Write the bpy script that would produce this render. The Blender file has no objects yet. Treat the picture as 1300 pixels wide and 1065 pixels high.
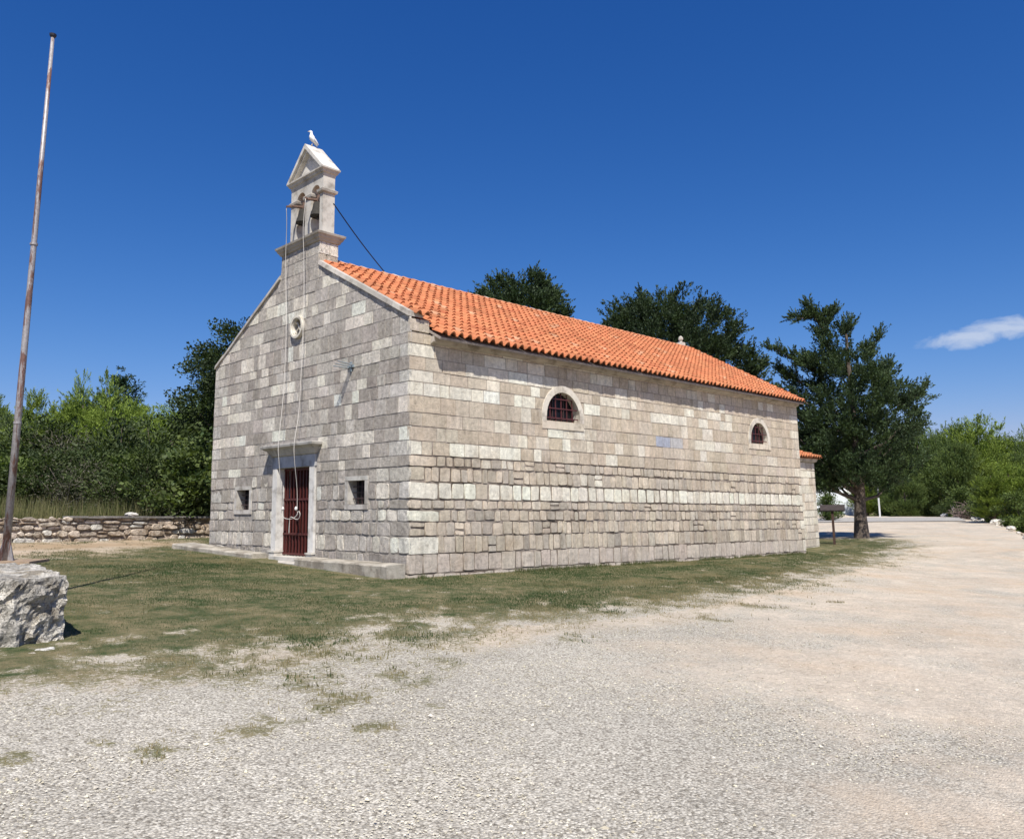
import bpy, math, random
import numpy as np
rng = np.random.default_rng(7); random.seed(7)
PI = math.pi
sc = bpy.context.scene
COL = sc.collection

# ------------------------------------------------------------------ helpers
def link(o, parent=None, loc=None):
    COL.objects.link(o)
    if parent is not None: o.parent = parent
    if loc is not None: o.location = loc
    return o

def tag(o, label=None, cat=None, group=None, kind=None):
    if label: o['label'] = label
    if cat: o['category'] = cat
    if group: o['group'] = group
    if kind: o['kind'] = kind
    return o

def empty(name, loc=(0, 0, 0), **k):
    o = bpy.data.objects.new(name, None); o.empty_display_size = .3
    return tag(link(o, None, loc), **k)

def mesh_np(name, V, F, mat, parent=None, loc=None, col=None, smooth=False, cname='tint'):
    """V (n,3); F (m,k) one polygon size, or a list of polygons"""
    me = bpy.data.meshes.new(name)
    V = np.asarray(V, np.float32)
    if isinstance(F, np.ndarray):
        m, k = F.shape
        me.vertices.add(len(V)); me.vertices.foreach_set('co', V.ravel())
        me.loops.add(m * k); me.loops.foreach_set('vertex_index', F.astype(np.int32).ravel())
        me.polygons.add(m); me.polygons.foreach_set('loop_start', np.arange(0, m * k, k, dtype=np.int32))
        me.update(calc_edges=True)
    else:
        me.from_pydata([tuple(map(float, v)) for v in V], [], [tuple(int(i) for i in f) for f in F])
    if col is not None:
        a = me.color_attributes.new(cname, 'FLOAT_COLOR', 'POINT')
        c = np.ones((len(V), 4), np.float32); c[:, :3] = np.asarray(col, np.float32)
        a.data.foreach_set('color', c.ravel())
    me.polygons.foreach_set('use_smooth', np.full(len(me.polygons), bool(smooth)))
    me.materials.append(mat); me.update()
    return link(bpy.data.objects.new(name, me), parent, loc)

class MB:
    def __init__(s): s.v = []; s.f = []; s.c = []; s.cur = (1, 1, 1)
    def add(s, vs, fs):
        b = len(s.v); s.v += [tuple(map(float, p)) for p in vs]; s.c += [s.cur] * len(vs)
        s.f += [tuple(i + b for i in f) for f in fs]
    def box(s, a, b, j=0):
        x0, y0, z0 = a; x1, y1, z1 = b
        vs = [(x, y, z) for z in (z0, z1) for x, y in ((x0, y0), (x1, y0), (x1, y1), (x0, y1))]
        if j: vs = [tuple(c + random.uniform(-j, j) for c in p) for p in vs]
        s.add(vs, [(0, 3, 2, 1), (4, 5, 6, 7), (0, 1, 5, 4), (1, 2, 6, 5), (2, 3, 7, 6), (3, 0, 4, 7)])
    def rings(s, rings, cap=True):
        n = len(rings[0]); vs = [p for r in rings for p in r]; fs = []
        for k in range(len(rings) - 1):
            for i in range(n):
                j = (i + 1) % n
                fs.append((k*n+i, k*n+j, (k+1)*n+j, (k+1)*n+i))
        if cap: fs += [tuple(range(n))[::-1], tuple((len(rings)-1)*n+i for i in range(n))]
        s.add(vs, fs)
    def tube(s, pts, rad, n=8):
        pts = [np.array(p, float) for p in pts]
        if not hasattr(rad, '__len__'): rad = [rad] * len(pts)
        rs = []; ref = None
        for i, p in enumerate(pts):
            t = pts[min(i+1, len(pts)-1)] - pts[max(i-1, 0)]; t /= np.linalg.norm(t) + 1e-9
            if ref is None: ref = np.array((1, 0, 0.)) if abs(t[0]) < .8 else np.array((0, 1, 0.))
            a = np.cross(t, ref); a /= np.linalg.norm(a) + 1e-9; b = np.cross(t, a); ref = -np.cross(t, a) if False else ref
            rs.append([p + rad[i] * (math.cos(2*PI*k/n) * a + math.sin(2*PI*k/n) * b) for k in range(n)])
        s.rings(rs)
    def lathe(s, c, prof, n=16, sy=1):
        s.rings([[(c[0] + r*math.cos(2*PI*k/n), c[1] + sy*r*math.sin(2*PI*k/n), c[2] + z) for k in range(n)] for r, z in prof])
    def loft(s, x0, x1, y0, y1, prof):
        """rectangular moulding: footprint grown by p at each height z"""
        s.rings([[(x0-p, y0-p, z), (x1+p, y0-p, z), (x1+p, y1+p, z), (x0-p, y1+p, z)] for z, p in prof])
    def loft3(s, x0, x1, y0, y1, prof):
        """same, but the back (x1) stays flush"""
        s.rings([[(x0-p, y0-p, z), (x1, y0-p, z), (x1, y1+p, z), (x0-p, y1+p, z)] for z, p in prof])
    def build(s, name, mat, parent=None, loc=None, smooth=False):
        V = np.array(s.v, float)
        if loc is not None: V = V - np.array(loc, float)
        return mesh_np(name, V, s.f, mat, parent, loc, col=np.array(s.c), smooth=smooth)

def hash3(i, j, k, s=0):
    n = (i.astype(np.int64)*374761393 + j.astype(np.int64)*668265263 + k.astype(np.int64)*1440662683 + s*974711) & 0x7fffffff
    n = ((n ^ (n >> 13)) * 1274126177) & 0x7fffffff
    n = (n ^ (n >> 16)) & 0xffff
    return n / 65535.0
def vnoise(p, s=0):
    p = np.asarray(p, float); i = np.floor(p).astype(np.int64); f = p - i; f = f*f*(3-2*f)
    out = 0
    for a in (0, 1):
        for b in (0, 1):
            for c in (0, 1):
                w = (f[..., 0] if a else 1-f[..., 0]) * (f[..., 1] if b else 1-f[..., 1]) * (f[..., 2] if c else 1-f[..., 2])
                out = out + w * hash3(i[..., 0]+a, i[..., 1]+b, i[..., 2]+c, s)
    return out
def fbm(p, o=4, s=0):
    p = np.asarray(p, float); a = .5; t = 0; n = 0
    for k in range(o): t = t + a * vnoise(p * 2**k + 17.3*k, s); n += a; a *= .5
    return t / n
def fbm2(x, y, sc_=1., o=4, s=0): return fbm(np.stack([x*sc_, y*sc_, np.zeros_like(x) + .5], -1), o, s)

# ------------------------------------------------------------------ camera
F_PX, CAM = 992.2, np.array([-10.127, -12.767, 1.5])
ya, pt, ro = math.radians(44.025), math.radians(8.572), math.radians(-.88)
fwd = np.array([math.cos(ya)*math.cos(pt), math.sin(ya)*math.cos(pt), math.sin(pt)])
ri = np.array([math.sin(ya), -math.cos(ya), 0]); up = np.cross(ri, fwd)
R_ = ri*math.cos(ro) + up*math.sin(ro); U_ = -ri*math.sin(ro) + up*math.cos(ro)
from mathutils import Matrix, Vector
cam = bpy.data.cameras.new('camera'); camo = bpy.data.objects.new('camera', cam); COL.objects.link(camo)
m = Matrix.Identity(4)
for i in range(3): m[i][0], m[i][1], m[i][2], m[i][3] = R_[i], U_[i], -fwd[i], CAM[i]
camo.matrix_world = m
cam.sensor_fit = 'HORIZONTAL'; cam.sensor_width = 36; cam.lens = 36 * F_PX / 1300
cam.shift_y = -45 / 1300; cam.clip_end = 3000; cam.clip_start = .05
sc.camera = camo

def gz_np(x, y):
    k = np.where(x > 18, np.clip((26-x)/8, 0, 1), 1)
    k = k*k*(3-2*k)
    return -.03*np.clip(x, -40, 19) + .033*np.clip(y, -25, 22)*k
def gz(x, y): return float(gz_np(np.array(float(x)), np.array(float(y))))
def at(px, d):
    """a spot on the ground plan: bearing px, d metres in front of the camera"""
    v = fwd + R_*(px-650)/F_PX - U_*(640-487.5)/F_PX
    h = v[:2]; s = d / (h[0]*math.cos(ya) + h[1]*math.sin(ya))
    return CAM[0] + h[0]*s, CAM[1] + h[1]*s

# ------------------------------------------------------------------ materials
def new_mat(name, rough=.8, spec=.3):
    m = bpy.data.materials.new(name); m.use_nodes = True
    nt = m.node_tree; b = nt.nodes['Principled BSDF']
    b.inputs['Roughness'].default_value = rough; b.inputs['Specular IOR Level'].default_value = spec
    return m, nt, b
def N(nt, t, **k):
    n = nt.nodes.new(t)
    for a, v in k.items():
        if a in n.inputs: n.inputs[a].default_value = v
        else: setattr(n, a, v)
    return n
def noise(nt, scale, detail=4, rough=.55, vec=None, dist=0):
    n = N(nt, 'ShaderNodeTexNoise'); n.inputs['Scale'].default_value = scale; n.inputs['Detail'].default_value = detail
    n.inputs['Roughness'].default_value = rough; n.inputs['Distortion'].default_value = dist
    if vec is not None: nt.links.new(vec, n.inputs['Vector'])
    return n.outputs['Fac']
def ramp(nt, fac, stops):
    r = nt.nodes.new('ShaderNodeValToRGB'); e = r.color_ramp.elements
    while len(e) < len(stops): e.new(.5)
    for el, (p, c) in zip(e, stops):
        el.position = p; el.color = (c, c, c, 1) if not hasattr(c, '__len__') else (*c, 1)
    nt.links.new(fac, r.inputs['Fac']); return r.outputs['Color']
def mix(nt, fac, a, b, mode='MIX'):
    n = nt.nodes.new('ShaderNodeMix'); n.data_type = 'RGBA'; n.blend_type = mode
    for sock, v in ((n.inputs['Factor'], fac), (n.inputs['A'], a), (n.inputs['B'], b)):
        if hasattr(v, 'is_linked') or isinstance(v, bpy.types.NodeSocket): nt.links.new(v, sock)
        elif hasattr(v, '__len__'): sock.default_value = (*v, 1)
        elif sock.type == 'RGBA': sock.default_value = (v, v, v, 1)
        else: sock.default_value = v
    return n.outputs['Result']
def mathn(nt, op, a, b=None, clamp=False):
    n = nt.nodes.new('ShaderNodeMath'); n.operation = op; n.use_clamp = clamp
    for i, v in enumerate((a, b)):
        if v is None: continue
        if isinstance(v, bpy.types.NodeSocket): nt.links.new(v, n.inputs[i])
        else: n.inputs[i].default_value = v
    return n.outputs[0]
def bump(nt, b, h, strength=.5, dist=.01, prev=None):
    n = nt.nodes.new('ShaderNodeBump'); n.inputs['Strength'].default_value = strength; n.inputs['Distance'].default_value = dist
    nt.links.new(h, n.inputs['Height'])
    if prev is not None: nt.links.new(prev, n.inputs['Normal'])
    nt.links.new(n.outputs['Normal'], b.inputs['Normal']); return n.outputs['Normal']
def pos(nt): return nt.nodes.new('ShaderNodeNewGeometry').outputs['Position']
def attr(nt, name='tint'):
    a = nt.nodes.new('ShaderNodeAttribute'); a.attribute_name = name; return a

def tinted(name, rough=.85, spec=.25, var=(.82, 1.12), scale=6, bscale=40, bstr=.5, bdist=.01, pits=0, stain=None, streak=False):
    m, nt, b = new_mat(name, rough, spec); p = pos(nt); c = attr(nt).outputs['Color']
    n1 = noise(nt, scale, 5, .6, p); v = ramp(nt, n1, [(.3, var[0]), (.7, var[1])])
    c = mix(nt, 1., c, v, 'MULTIPLY')
    v2 = ramp(nt, noise(nt, .75, 5, .65, p), [(.35, 1.06), (.7, .86)]); c = mix(nt, 1., c, v2, 'MULTIPLY')
    mz = N(nt, 'ShaderNodeMapping'); mz.inputs['Scale'].default_value = (3., 3., .4); nt.links.new(p, mz.inputs['Vector'])
    if streak: c = mix(nt, 1., c, ramp(nt, noise(nt, 1.6, 5, .65, mz.outputs['Vector']), [(.4, 1.05), (.7, .80)]), 'MULTIPLY')
    if stain:
        n2 = noise(nt, stain[0], 4, .6, p); c = mix(nt, ramp(nt, n2, [(stain[1], 0), (stain[2], 1)]), c, mix(nt, 1., c, stain[3], 'MULTIPLY'))
    h = noise(nt, bscale, 6, .7, p)
    if pits:
        vn = N(nt, 'ShaderNodeTexNoise'); vn.inputs['Scale'].default_value = 26; vn.inputs['Detail'].default_value = 3
        vn.inputs['Distortion'].default_value = 2.5; nt.links.new(p, vn.inputs['Vector'])
        pit = ramp(nt, vn.outputs['Fac'], [(.30, 0), (.44, 1)])
        c = mix(nt, 1., c, mix(nt, pits, (1, 1, 1), mix(nt, pit, (.45, .43, .41), (1, 1, 1))), 'MULTIPLY')
        h = mathn(nt, 'ADD', h, mathn(nt, 'MULTIPLY', pit, 1.5*pits))
    nt.links.new(c, b.inputs['Base Color']); bump(nt, b, h, bstr, bdist)
    return m
M = {}
M['stone'] = tinted('limestone_blocks', var=(.74, 1.18), scale=11, pits=.75, bscale=45, bstr=1., bdist=.02, stain=(1.3, .52, .68, (.80, .79, .79)), streak=True)
M['stone_side'] = tinted('limestone_side', var=(.78, 1.15), scale=10, pits=.5, bscale=50, bstr=.9, bdist=.015, stain=(1.1, .52, .7, (.84, .80, .76)), streak=True)
M['dressed'] = tinted('dressed_limestone', var=(.86, 1.06), scale=5, bscale=60, bstr=.3, bdist=.006, pits=.15, stain=(3, .5, .66, (.62, .6, .58)))
M['rubble'] = tinted('rubble_stone', var=(.6, 1.25), scale=9, bscale=22, bstr=1., bdist=.03, pits=.5, stain=(2.2, .5, .6, (.6, .54, .48)))
M['mortar'] = tinted('mortar', var=(.6, 1.3), scale=7, bscale=60, bstr=.8, bdist=.02)
M['tile'] = tinted('clay_tiles', rough=.8, var=(.8, 1.14), scale=7, bscale=70, bstr=.3, bdist=.004, stain=(1.7, .5, .72, (.78, .75, .72)))
M['iron'] = tinted('painted_iron', rough=.55, spec=.4, var=(.8, 1.15), scale=14, bscale=60, bstr=.2, bdist=.003)
M['plain'] = tinted('plain_paint', rough=.6, var=(.93, 1.04), scale=3, bscale=30, bstr=.1, bdist=.003)
M['wood'] = tinted('weathered_wood', rough=.85, var=(.6, 1.2), scale=10, bscale=50, bstr=.6, bdist=.006)
M['bronze'] = tinted('bell_bronze', rough=.8, spec=.2, var=(.7, 1.2), scale=12, bscale=40, bstr=.15, bdist=.003)
M['rope'] = tinted('rope', rough=.9, var=(.9, 1.05), scale=30, bscale=200, bstr=.3, bdist=.003)
M['feather'] = tinted('plumage', rough=.8, var=(.94, 1.03), scale=20, bscale=60, bstr=.2, bdist=.004)
M['bark'] = tinted('bark', rough=.95, var=(.55, 1.3), scale=9, bscale=18, bstr=1., bdist=.04)
def pole_mat():
    m, nt, b = new_mat('galvanised_rusty_steel', .5, .5); p = pos(nt)
    mp = N(nt, 'ShaderNodeMapping'); mp.inputs['Scale'].default_value = (6, 6, 1.1); nt.links.new(p, mp.inputs['Vector'])
    n = noise(nt, 1.6, 6, .7, mp.outputs['Vector'], .4)
    c = mix(nt, ramp(nt, n, [(.50, 0), (.56, 1)]), (.33, .31, .305), (.17, .095, .075))
    c = mix(nt, 1., c, ramp(nt, noise(nt, 30, 3, .6, p), [(.3, .75), (.7, 1.15)]), 'MULTIPLY')
    nt.links.new(c, b.inputs['Base Color']); b.inputs['Metallic'].default_value = .25
    bump(nt, b, n, .3, .004); return m
M['pole'] = pole_mat()
def glass_mat():
    m, nt, b = new_mat('window_glass_dark_inside', .3, .25); b.inputs['Base Color'].default_value = (.006, .007, .009, 1); return m  # opaque pane: the dark inside behind it is painted as near-black
M['glass'] = glass_mat()
def leaf_mat(name, transl=.25):
    m = bpy.data.materials.new(name); m.use_nodes = True; nt = m.node_tree; nt.nodes.clear()
    out = N(nt, 'ShaderNodeOutputMaterial'); c = attr(nt).outputs['Color']
    p = nt.nodes.new('ShaderNodeObjectInfo')
    v = ramp(nt, p.outputs['Random'], [(0, .82), (1, 1.18)])
    c = mix(nt, 1., c, v, 'MULTIPLY')
    d = N(nt, 'ShaderNodeBsdfPrincipled'); d.inputs['Roughness'].default_value = .6; d.inputs['Specular IOR Level'].default_value = .25
    t = N(nt, 'ShaderNodeBsdfTranslucent'); ms = N(nt, 'ShaderNodeMixShader'); ms.inputs[0].default_value = transl
    nt.links.new(c, d.inputs['Base Color'])
    c2 = mix(nt, 1., c, (1.3, 1.4, .6), 'MULTIPLY'); nt.links.new(c2, t.inputs['Color'])
    nt.links.new(d.outputs[0], ms.inputs[1]); nt.links.new(t.outputs[0], ms.inputs[2]); nt.links.new(ms.outputs[0], out.inputs[0])
    return m
M['leaf'] = leaf_mat('foliage'); M['needle'] = leaf_mat('needles', .2); M['blade'] = leaf_mat('grass_blades', .3)

# ------------------------------------------------------------------ world & sun
S = np.array([-.45, -.54, 1.]); S /= np.linalg.norm(S)
elev = math.asin(S[2]); rot = math.atan2(S[0], S[1])
w = bpy.data.worlds.new('World'); sc.world = w; w.use_nodes = True; nt = w.node_tree
bg = nt.nodes['Background']; sky = nt.nodes.new('ShaderNodeTexSky'); sky.sky_type = 'NISHITA'
sky.sun_disc = False; sky.sun_elevation = elev; sky.sun_rotation = rot; sky.altitude = 0
sky.air_density = 1.0; sky.dust_density = .3; sky.ozone_density = 3.0
tc = nt.nodes.new('ShaderNodeTexCoord')
# small cirrus cloud low on the right: a patch of sky directions broken up by noise
cd = np.array([.9619, .21, .1753]); cd /= np.linalg.norm(cd)
cu = np.cross(cd, (0, 0, 1)); cu /= np.linalg.norm(cu); cv = np.cross(cu, cd)
def dot(vec):
    n = nt.nodes.new('ShaderNodeVectorMath'); n.operation = 'DOT_PRODUCT'; nt.links.new(tc.outputs['Generated'], n.inputs[0])
    n.inputs[1].default_value = tuple(vec); return n.outputs['Value']
du, dv, dd = dot(cu), dot(cv), dot(cd)
dv = mathn(nt, 'SUBTRACT', dv, mathn(nt, 'MULTIPLY', du, .10))
mp = N(nt, 'ShaderNodeMapping'); mp.inputs['Scale'].default_value = (14, 14, 34); nt.links.new(tc.outputs['Generated'], mp.inputs['Vector'])
wn = noise(nt, 1.6, 5, .6, mp.outputs['Vector'], .5)
e = mathn(nt, 'ADD', mathn(nt, 'POWER', mathn(nt, 'ABSOLUTE', mathn(nt, 'DIVIDE', du, .062)), 2), mathn(nt, 'POWER', mathn(nt, 'ABSOLUTE', mathn(nt, 'DIVIDE', dv, .0145)), 2))
e = mathn(nt, 'ADD', e, mathn(nt, 'MULTIPLY', mathn(nt, 'SUBTRACT', wn, .5), 2.6))
cm = mathn(nt, 'MULTIPLY', ramp(nt, e, [(.0, 1), (1.0, 0)]), mathn(nt, 'GREATER_THAN', dd, .9))
cm = mathn(nt, 'MULTIPLY', cm, .66)
sp = nt.nodes.new('ShaderNodeSeparateColor'); nt.links.new(sky.outputs[0], sp.inputs[0]); cb = nt.nodes.new('ShaderNodeCombineColor')
GAIN = 1.5
for i, (k, p_) in enumerate(((1.285, 1.78), (.81, 1.155), (1.03, .86))):     # clear deep summer blue
    v = mathn(nt, 'POWER', mathn(nt, 'MULTIPLY', sp.outputs[i], .1), p_)
    nt.links.new(mathn(nt, 'MULTIPLY', v, 10*k/GAIN), cb.inputs[i])
c = mix(nt, cm, cb.outputs[0], (4.6, 5.0, 5.7))
nt.links.new(c, bg.inputs['Color']); bg.inputs['Strength'].default_value = .10
sun = bpy.data.lights.new('sun', 'SUN'); sun.energy = 4.5; sun.angle = math.radians(.5); sun.color = (1, .95, .87)
suno = bpy.data.objects.new('sun', sun); COL.objects.link(suno); suno.location = (-20, -20, 40)
suno.rotation_euler = Vector(S).to_track_quat('Z', 'Y').to_euler()

# ------------------------------------------------------------------ ground
GRASS = np.array([(-30, -4.6), (-12, -5.55), (-8.71, -5.79), (-8.4, -5.71), (-7.91, -5.87), (-7.45, -6.23), (-6.69, -6.03), (-5.77, -5.81), (-4.79, -5.79), (-3.61, -5.62), (-2.77, -5.45), (-1.72, -5.62), (-.67, -5.91), (1.05, -5.89), (3.05, -5.64), (5.95, -5.17), (11.79, -4.22), (20.06, -2.72), (25.49, -1.73), (29.56, .03), (32.0, 2.2), (29.5, 4.5), (26, 6), (24, 12), (24, 60), (-60, 60), (-60, -4)])
EDGE = [(120, 40), (77.1, 21), (75.5, 11.12), (68.85, 7.56), (61.8, 4.91), (56.1, 2.4), (44.42, -.98), (33.18, -4.01), (24, -8.5), (12, -22), (0, -60), (-80, -80), (-80, 60), (0, 120), (100, 110)]
EDGE = np.array(EDGE, float)
def sdist(P, X, Y):
    """signed distance to polygon, positive inside"""
    d = np.full(X.shape, 1e9); ins = np.zeros(X.shape, bool)
    for i in range(len(P)):
        a = P[i]; b = P[(i+1) % len(P)]; e = b-a; L2 = e@e
        t = np.clip(((X-a[0])*e[0] + (Y-a[1])*e[1])/L2, 0, 1)
        d = np.minimum(d, np.hypot(X-a[0]-t*e[0], Y-a[1]-t*e[1]))
        if abs(e[1]) > 1e-9:
            c = ((a[1] > Y) != (b[1] > Y)) & (X < e[0]*(Y-a[1])/e[1]+a[0]); ins ^= c
    return np.where(ins, d, -d)
PATCH = [(-7.58, -7.48, .22), (-7.34, -7.56, .2), (-7.93, -7.56, .22), (-8.12, -7.18, .15), (-6.4, -7.15, .35), (-7.0, -7.38, .28), (-6.66, -8.01, .22), (-6.66, -7.3, .26), (-8.66, -7.19, .2), (-5.6, -6.9, .5), (-6.2, -6.5, .5), (-4.9, -6.6, .35), (-5.3, -7.5, .18), (-5.9, -7.8, .16), (4.19, -6.9, .22), (-2.6, -6.4, .4), (.4, -6.6, .4), (2.4, -6.3, .5)]
def grass_den(X, Y):
    s = sdist(GRASS, X, Y)
    n = fbm2(X, Y, .55, 4, 3); n2 = fbm2(X, Y, 2.2, 3, 5); n3 = fbm2(X, Y, 4.5, 2, 8)
    v = np.clip((s + (n-.5)*2.2 + (n2-.5)*1.2 + 1.6)/3.4, 0, 1)
    v = v*np.clip(.82 + (n3-.5)*1.5 + (n2-.46)*1.3 + np.clip(s-1, 0, 2.5)*.12, .12, 1)
    for px, py, r in PATCH:
        v = np.maximum(v, np.clip(1.5-np.hypot(X-px, (Y-py))/r, 0, 1)*np.clip((n3-.30)*4, 0, 1)*.60)
    # bare soil near the dry stone wall on the left and around the flagpole
    b = np.clip(1.25 - np.abs(Y-(13.1+.19*(X+4.1)) + 1.6 )/2.4, 0, 1)*np.clip((2.5-X)/3, 0, 1)
    v = v*(1-b*np.clip(.5+(n2-.4)*3, .2, 1))
    b2 = np.exp(-((X+4.3)**2+(Y-9.5)**2)/9); v = v*(1-.75*b2*np.clip((n2-.3)*3, 0, 1))
    return v, s, np.maximum(b*.95, b2*.6)
def dirt_den(X, Y):
    n = fbm2(X, Y, .35, 4, 21); s = sdist(GRASS, X, Y)
    v = np.clip((n-.42)*4 + np.clip((X+3.2)*.16-(Y+9.5)*.16, -1, 1.2), 0, 1)
    v = v*(.35+.65*np.clip((fbm2(X, Y, 1.3, 3, 30)-.25)*3, 0, 1))
    v = np.maximum(v, np.clip(1-np.abs(s+.15)/1.1, 0, 1)*np.clip((X+6.5)*.35, 0, 1)*np.clip((fbm2(X, Y, .8, 3, 31)-.36)*5, 0, 1))
    v = np.where(s > 0, np.clip(.35+s*.12, 0, 1), v)
    return v
def ground():
    nr = 360; na = 900
    r = 1.2*np.exp(np.linspace(0, math.log(900/1.2), nr))
    a = np.linspace(0, 2*PI, na, endpoint=False)
    # more rays towards the church
    a = ya + (a-PI) - .55*np.sin(a-PI) 
    Rr, A = np.meshgrid(r, a, indexing='ij')
    X = CAM[0] + Rr*np.cos(A); Y = CAM[1] + Rr*np.sin(A)
    Z = gz_np(X, Y)
    e = sdist(EDGE, X, Y)
    Z = Z - np.clip(-e*.32, 0, 3.2)*(1-.0) - np.clip(-e-25, 0, 60)*.06
    near = np.clip(1-Rr/60, 0, 1)
    den, s, earth = grass_den(X, Y); drt = dirt_den(X, Y)
    Z += near*((fbm2(X, Y, .5, 3, 11)-.5)*.07 + (fbm2(X, Y, 5, 3, 12)-.5)*.022) + den*.015*near
    rut = np.where((s < 0), 1, 0)*near
    Z += rut*(fbm2(X*.6, Y, 1.6, 2, 14)-.5)*.03
    V = np.stack([X, Y, Z], -1).reshape(-1, 3)
    idx = np.arange(nr*na).reshape(nr, na)
    q = np.stack([idx[:-1], idx[1:], np.roll(idx, -1, 1)[1:], np.roll(idx, -1, 1)[:-1]], -1).reshape(-1, 4)
    # centre cap
    Vc = np.array([[CAM[0], CAM[1], gz(CAM[0], CAM[1])]]); V = np.vstack([V, Vc])
    capf = np.stack([idx[0], np.roll(idx[0], -1), np.full(na, len(V)-1), np.full(na, len(V)-1)], -1)
    F = q.tolist() + [(int(a), int(b), int(c)) for a, b, c, _ in capf]
    soilfar = np.maximum(np.clip((-e)/1.2, 0, 1), np.clip(earth*1.2*(fbm2(X, Y, 1.6, 4, 88)+.35)-den*.35, 0, 1))
    col = np.stack([den, drt, soilfar], -1).reshape(-1, 3); col = np.vstack([col, [[0, .3, 0]]])
    m, nt, b = new_mat('ground_surface', .95, .15); p = pos(nt); at_ = attr(nt, 'mask')
    sep = nt.nodes.new('ShaderNodeSeparateColor'); nt.links.new(at_.outputs['Color'], sep.inputs[0])
    g, d, f = sep.outputs[0], sep.outputs[1], sep.outputs[2]
    vo = N(nt, 'ShaderNodeTexVoronoi'); vo.inputs['Scale'].default_value = 62; nt.links.new(p, vo.inputs['Vector'])
    vs = nt.nodes.new('ShaderNodeSeparateColor'); nt.links.new(vo.outputs['Color'], vs.inputs[0])
    peb = ramp(nt, vs.outputs[0], [(0, (.24, .212, .17)), (.25, (.42, .385, .32)), (.7, (.53, .49, .41)), (1, (.70, .655, .56))])
    edge = ramp(nt, vo.outputs['Distance'], [(.4, 1), (.7, .62)])
    grav = mix(nt, 1., peb, edge, 'MULTIPLY')
    fn = noise(nt, 90, 4, .7, p)
    dirt = mix(nt, noise(nt, .6, 4, .6, p), (.49, .405, .31), (.60, .535, .44))
    dirt = mix(nt, 1., dirt, ramp(nt, noise(nt, 22, 6, .8, p), [(.34, .66), (.66, 1.22)]), 'MULTIPLY')
    dirt = mix(nt, 1., dirt, ramp(nt, noise(nt, 2.6, 6, .75, p), [(.34, .84), (.66, 1.1)]), 'MULTIPLY')
    dpeb = ramp(nt, mathn(nt, 'ADD', mathn(nt, 'MULTIPLY', d, .9), mathn(nt, 'MULTIPLY', mathn(nt, 'SUBTRACT', noise(nt, 7, 5, .7, p), .5), 1.1)), [(.25, 0), (.75, 1)])
    c = mix(nt, dpeb, grav, dirt)
    big = noise(nt, .35, 4, .6, p); c = mix(nt, 1., c, ramp(nt, big, [(.3, .88), (.7, 1.08)]), 'MULTIPLY')
    orange = ramp(nt, noise(nt, .45, 5, .65, p), [(.5, 0), (.7, .5)])
    c = mix(nt, mathn(nt, 'MULTIPLY', orange, d), c, (.50, .355, .225))
    gc = mix(nt, ramp(nt, noise(nt, 2.2, 6, .75, p), [(.36, 0), (.66, 1)]), (.045, .07, .024), (.24, .195, .11))
    gc = mix(nt, 1., gc, ramp(nt, noise(nt, 60, 3, .7, p), [(.3, .6), (.7, 1.25)]), 'MULTIPLY')
    gm = mathn(nt, 'ADD', g, mathn(nt, 'MULTIPLY', mathn(nt, 'SUBTRACT', noise(nt, 16, 8, .9, p), .5), 3.4))
    c = mix(nt, ramp(nt, gm, [(.42, 0), (.56, 1)]), c, mix(nt, ramp(nt, g, [(.2, 0), (.8, 1)]), (.27, .235, .135), gc))
    c = mix(nt, f, c, mix(nt, noise(nt, 1.4, 4, .6, p), (.24, .18, .105), (.46, .335, .215)))
    nt.links.new(c, b.inputs['Base Color'])
    h = mathn(nt, 'ADD', mathn(nt, 'MULTIPLY', vo.outputs['Distance'], -1.), fn)
    bump(nt, b, h, .8, .012)
    o = mesh_np('ground', V, F, m, col=col, smooth=True, cname='mask')
    tag(o, 'pale gravel forecourt and worn grass around the chapel', None, None, 'structure')
ground()

def scatter(cond_n, x0, x1, y0, y1, densf, seed=1):
    g = np.random.default_rng(seed); X = g.uniform(x0, x1, cond_n); Y = g.uniform(y0, y1, cond_n)
    k = g.random(cond_n) < densf(X, Y); return X[k], Y[k]
def in_church(X, Y): return (X > -.75) & (X < 23) & (Y > -.02) & (Y < 9.7)
def view_ok(X, Y, margin=.1):
    dx, dy = X-CAM[0], Y-CAM[1]; d = dx*math.cos(ya)+dy*math.sin(ya); l = dx*math.sin(ya)-dy*math.cos(ya)
    return (d > 3) & (np.abs(l) < d*(.66+margin)+1)
def blades(name, X, Y, hmin, hmax, wid, mat, cols, lean=.5, tri=True, seed=3):
    g = np.random.default_rng(seed); n = len(X); Z = gz_np(X, Y) + np.zeros(n)
    a = g.uniform(0, 2*PI, n); h = g.uniform(hmin, hmax, n); w_ = wid*g.uniform(.7, 1.3, n)
    dx, dy = np.cos(a)*w_, np.sin(a)*w_; la = g.uniform(0, 2*PI, n); ll = h*lean*g.random(n)
    V = np.stack([np.stack([X-dx, Y-dy, Z-.01], -1), np.stack([X+dx, Y+dy, Z-.01], -1),
                  np.stack([X+np.cos(la)*ll, Y+np.sin(la)*ll, Z+h], -1)], 1).reshape(-1, 3)
    F = np.arange(3*n).reshape(n, 3); c = np.repeat(cols, 3, 0)
    return mesh_np(name, V, F, mat, col=c)
def mixc(a, b, t): return np.array(a)[None]*(1-t[:, None]) + np.array(b)[None]*t[:, None]
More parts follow.
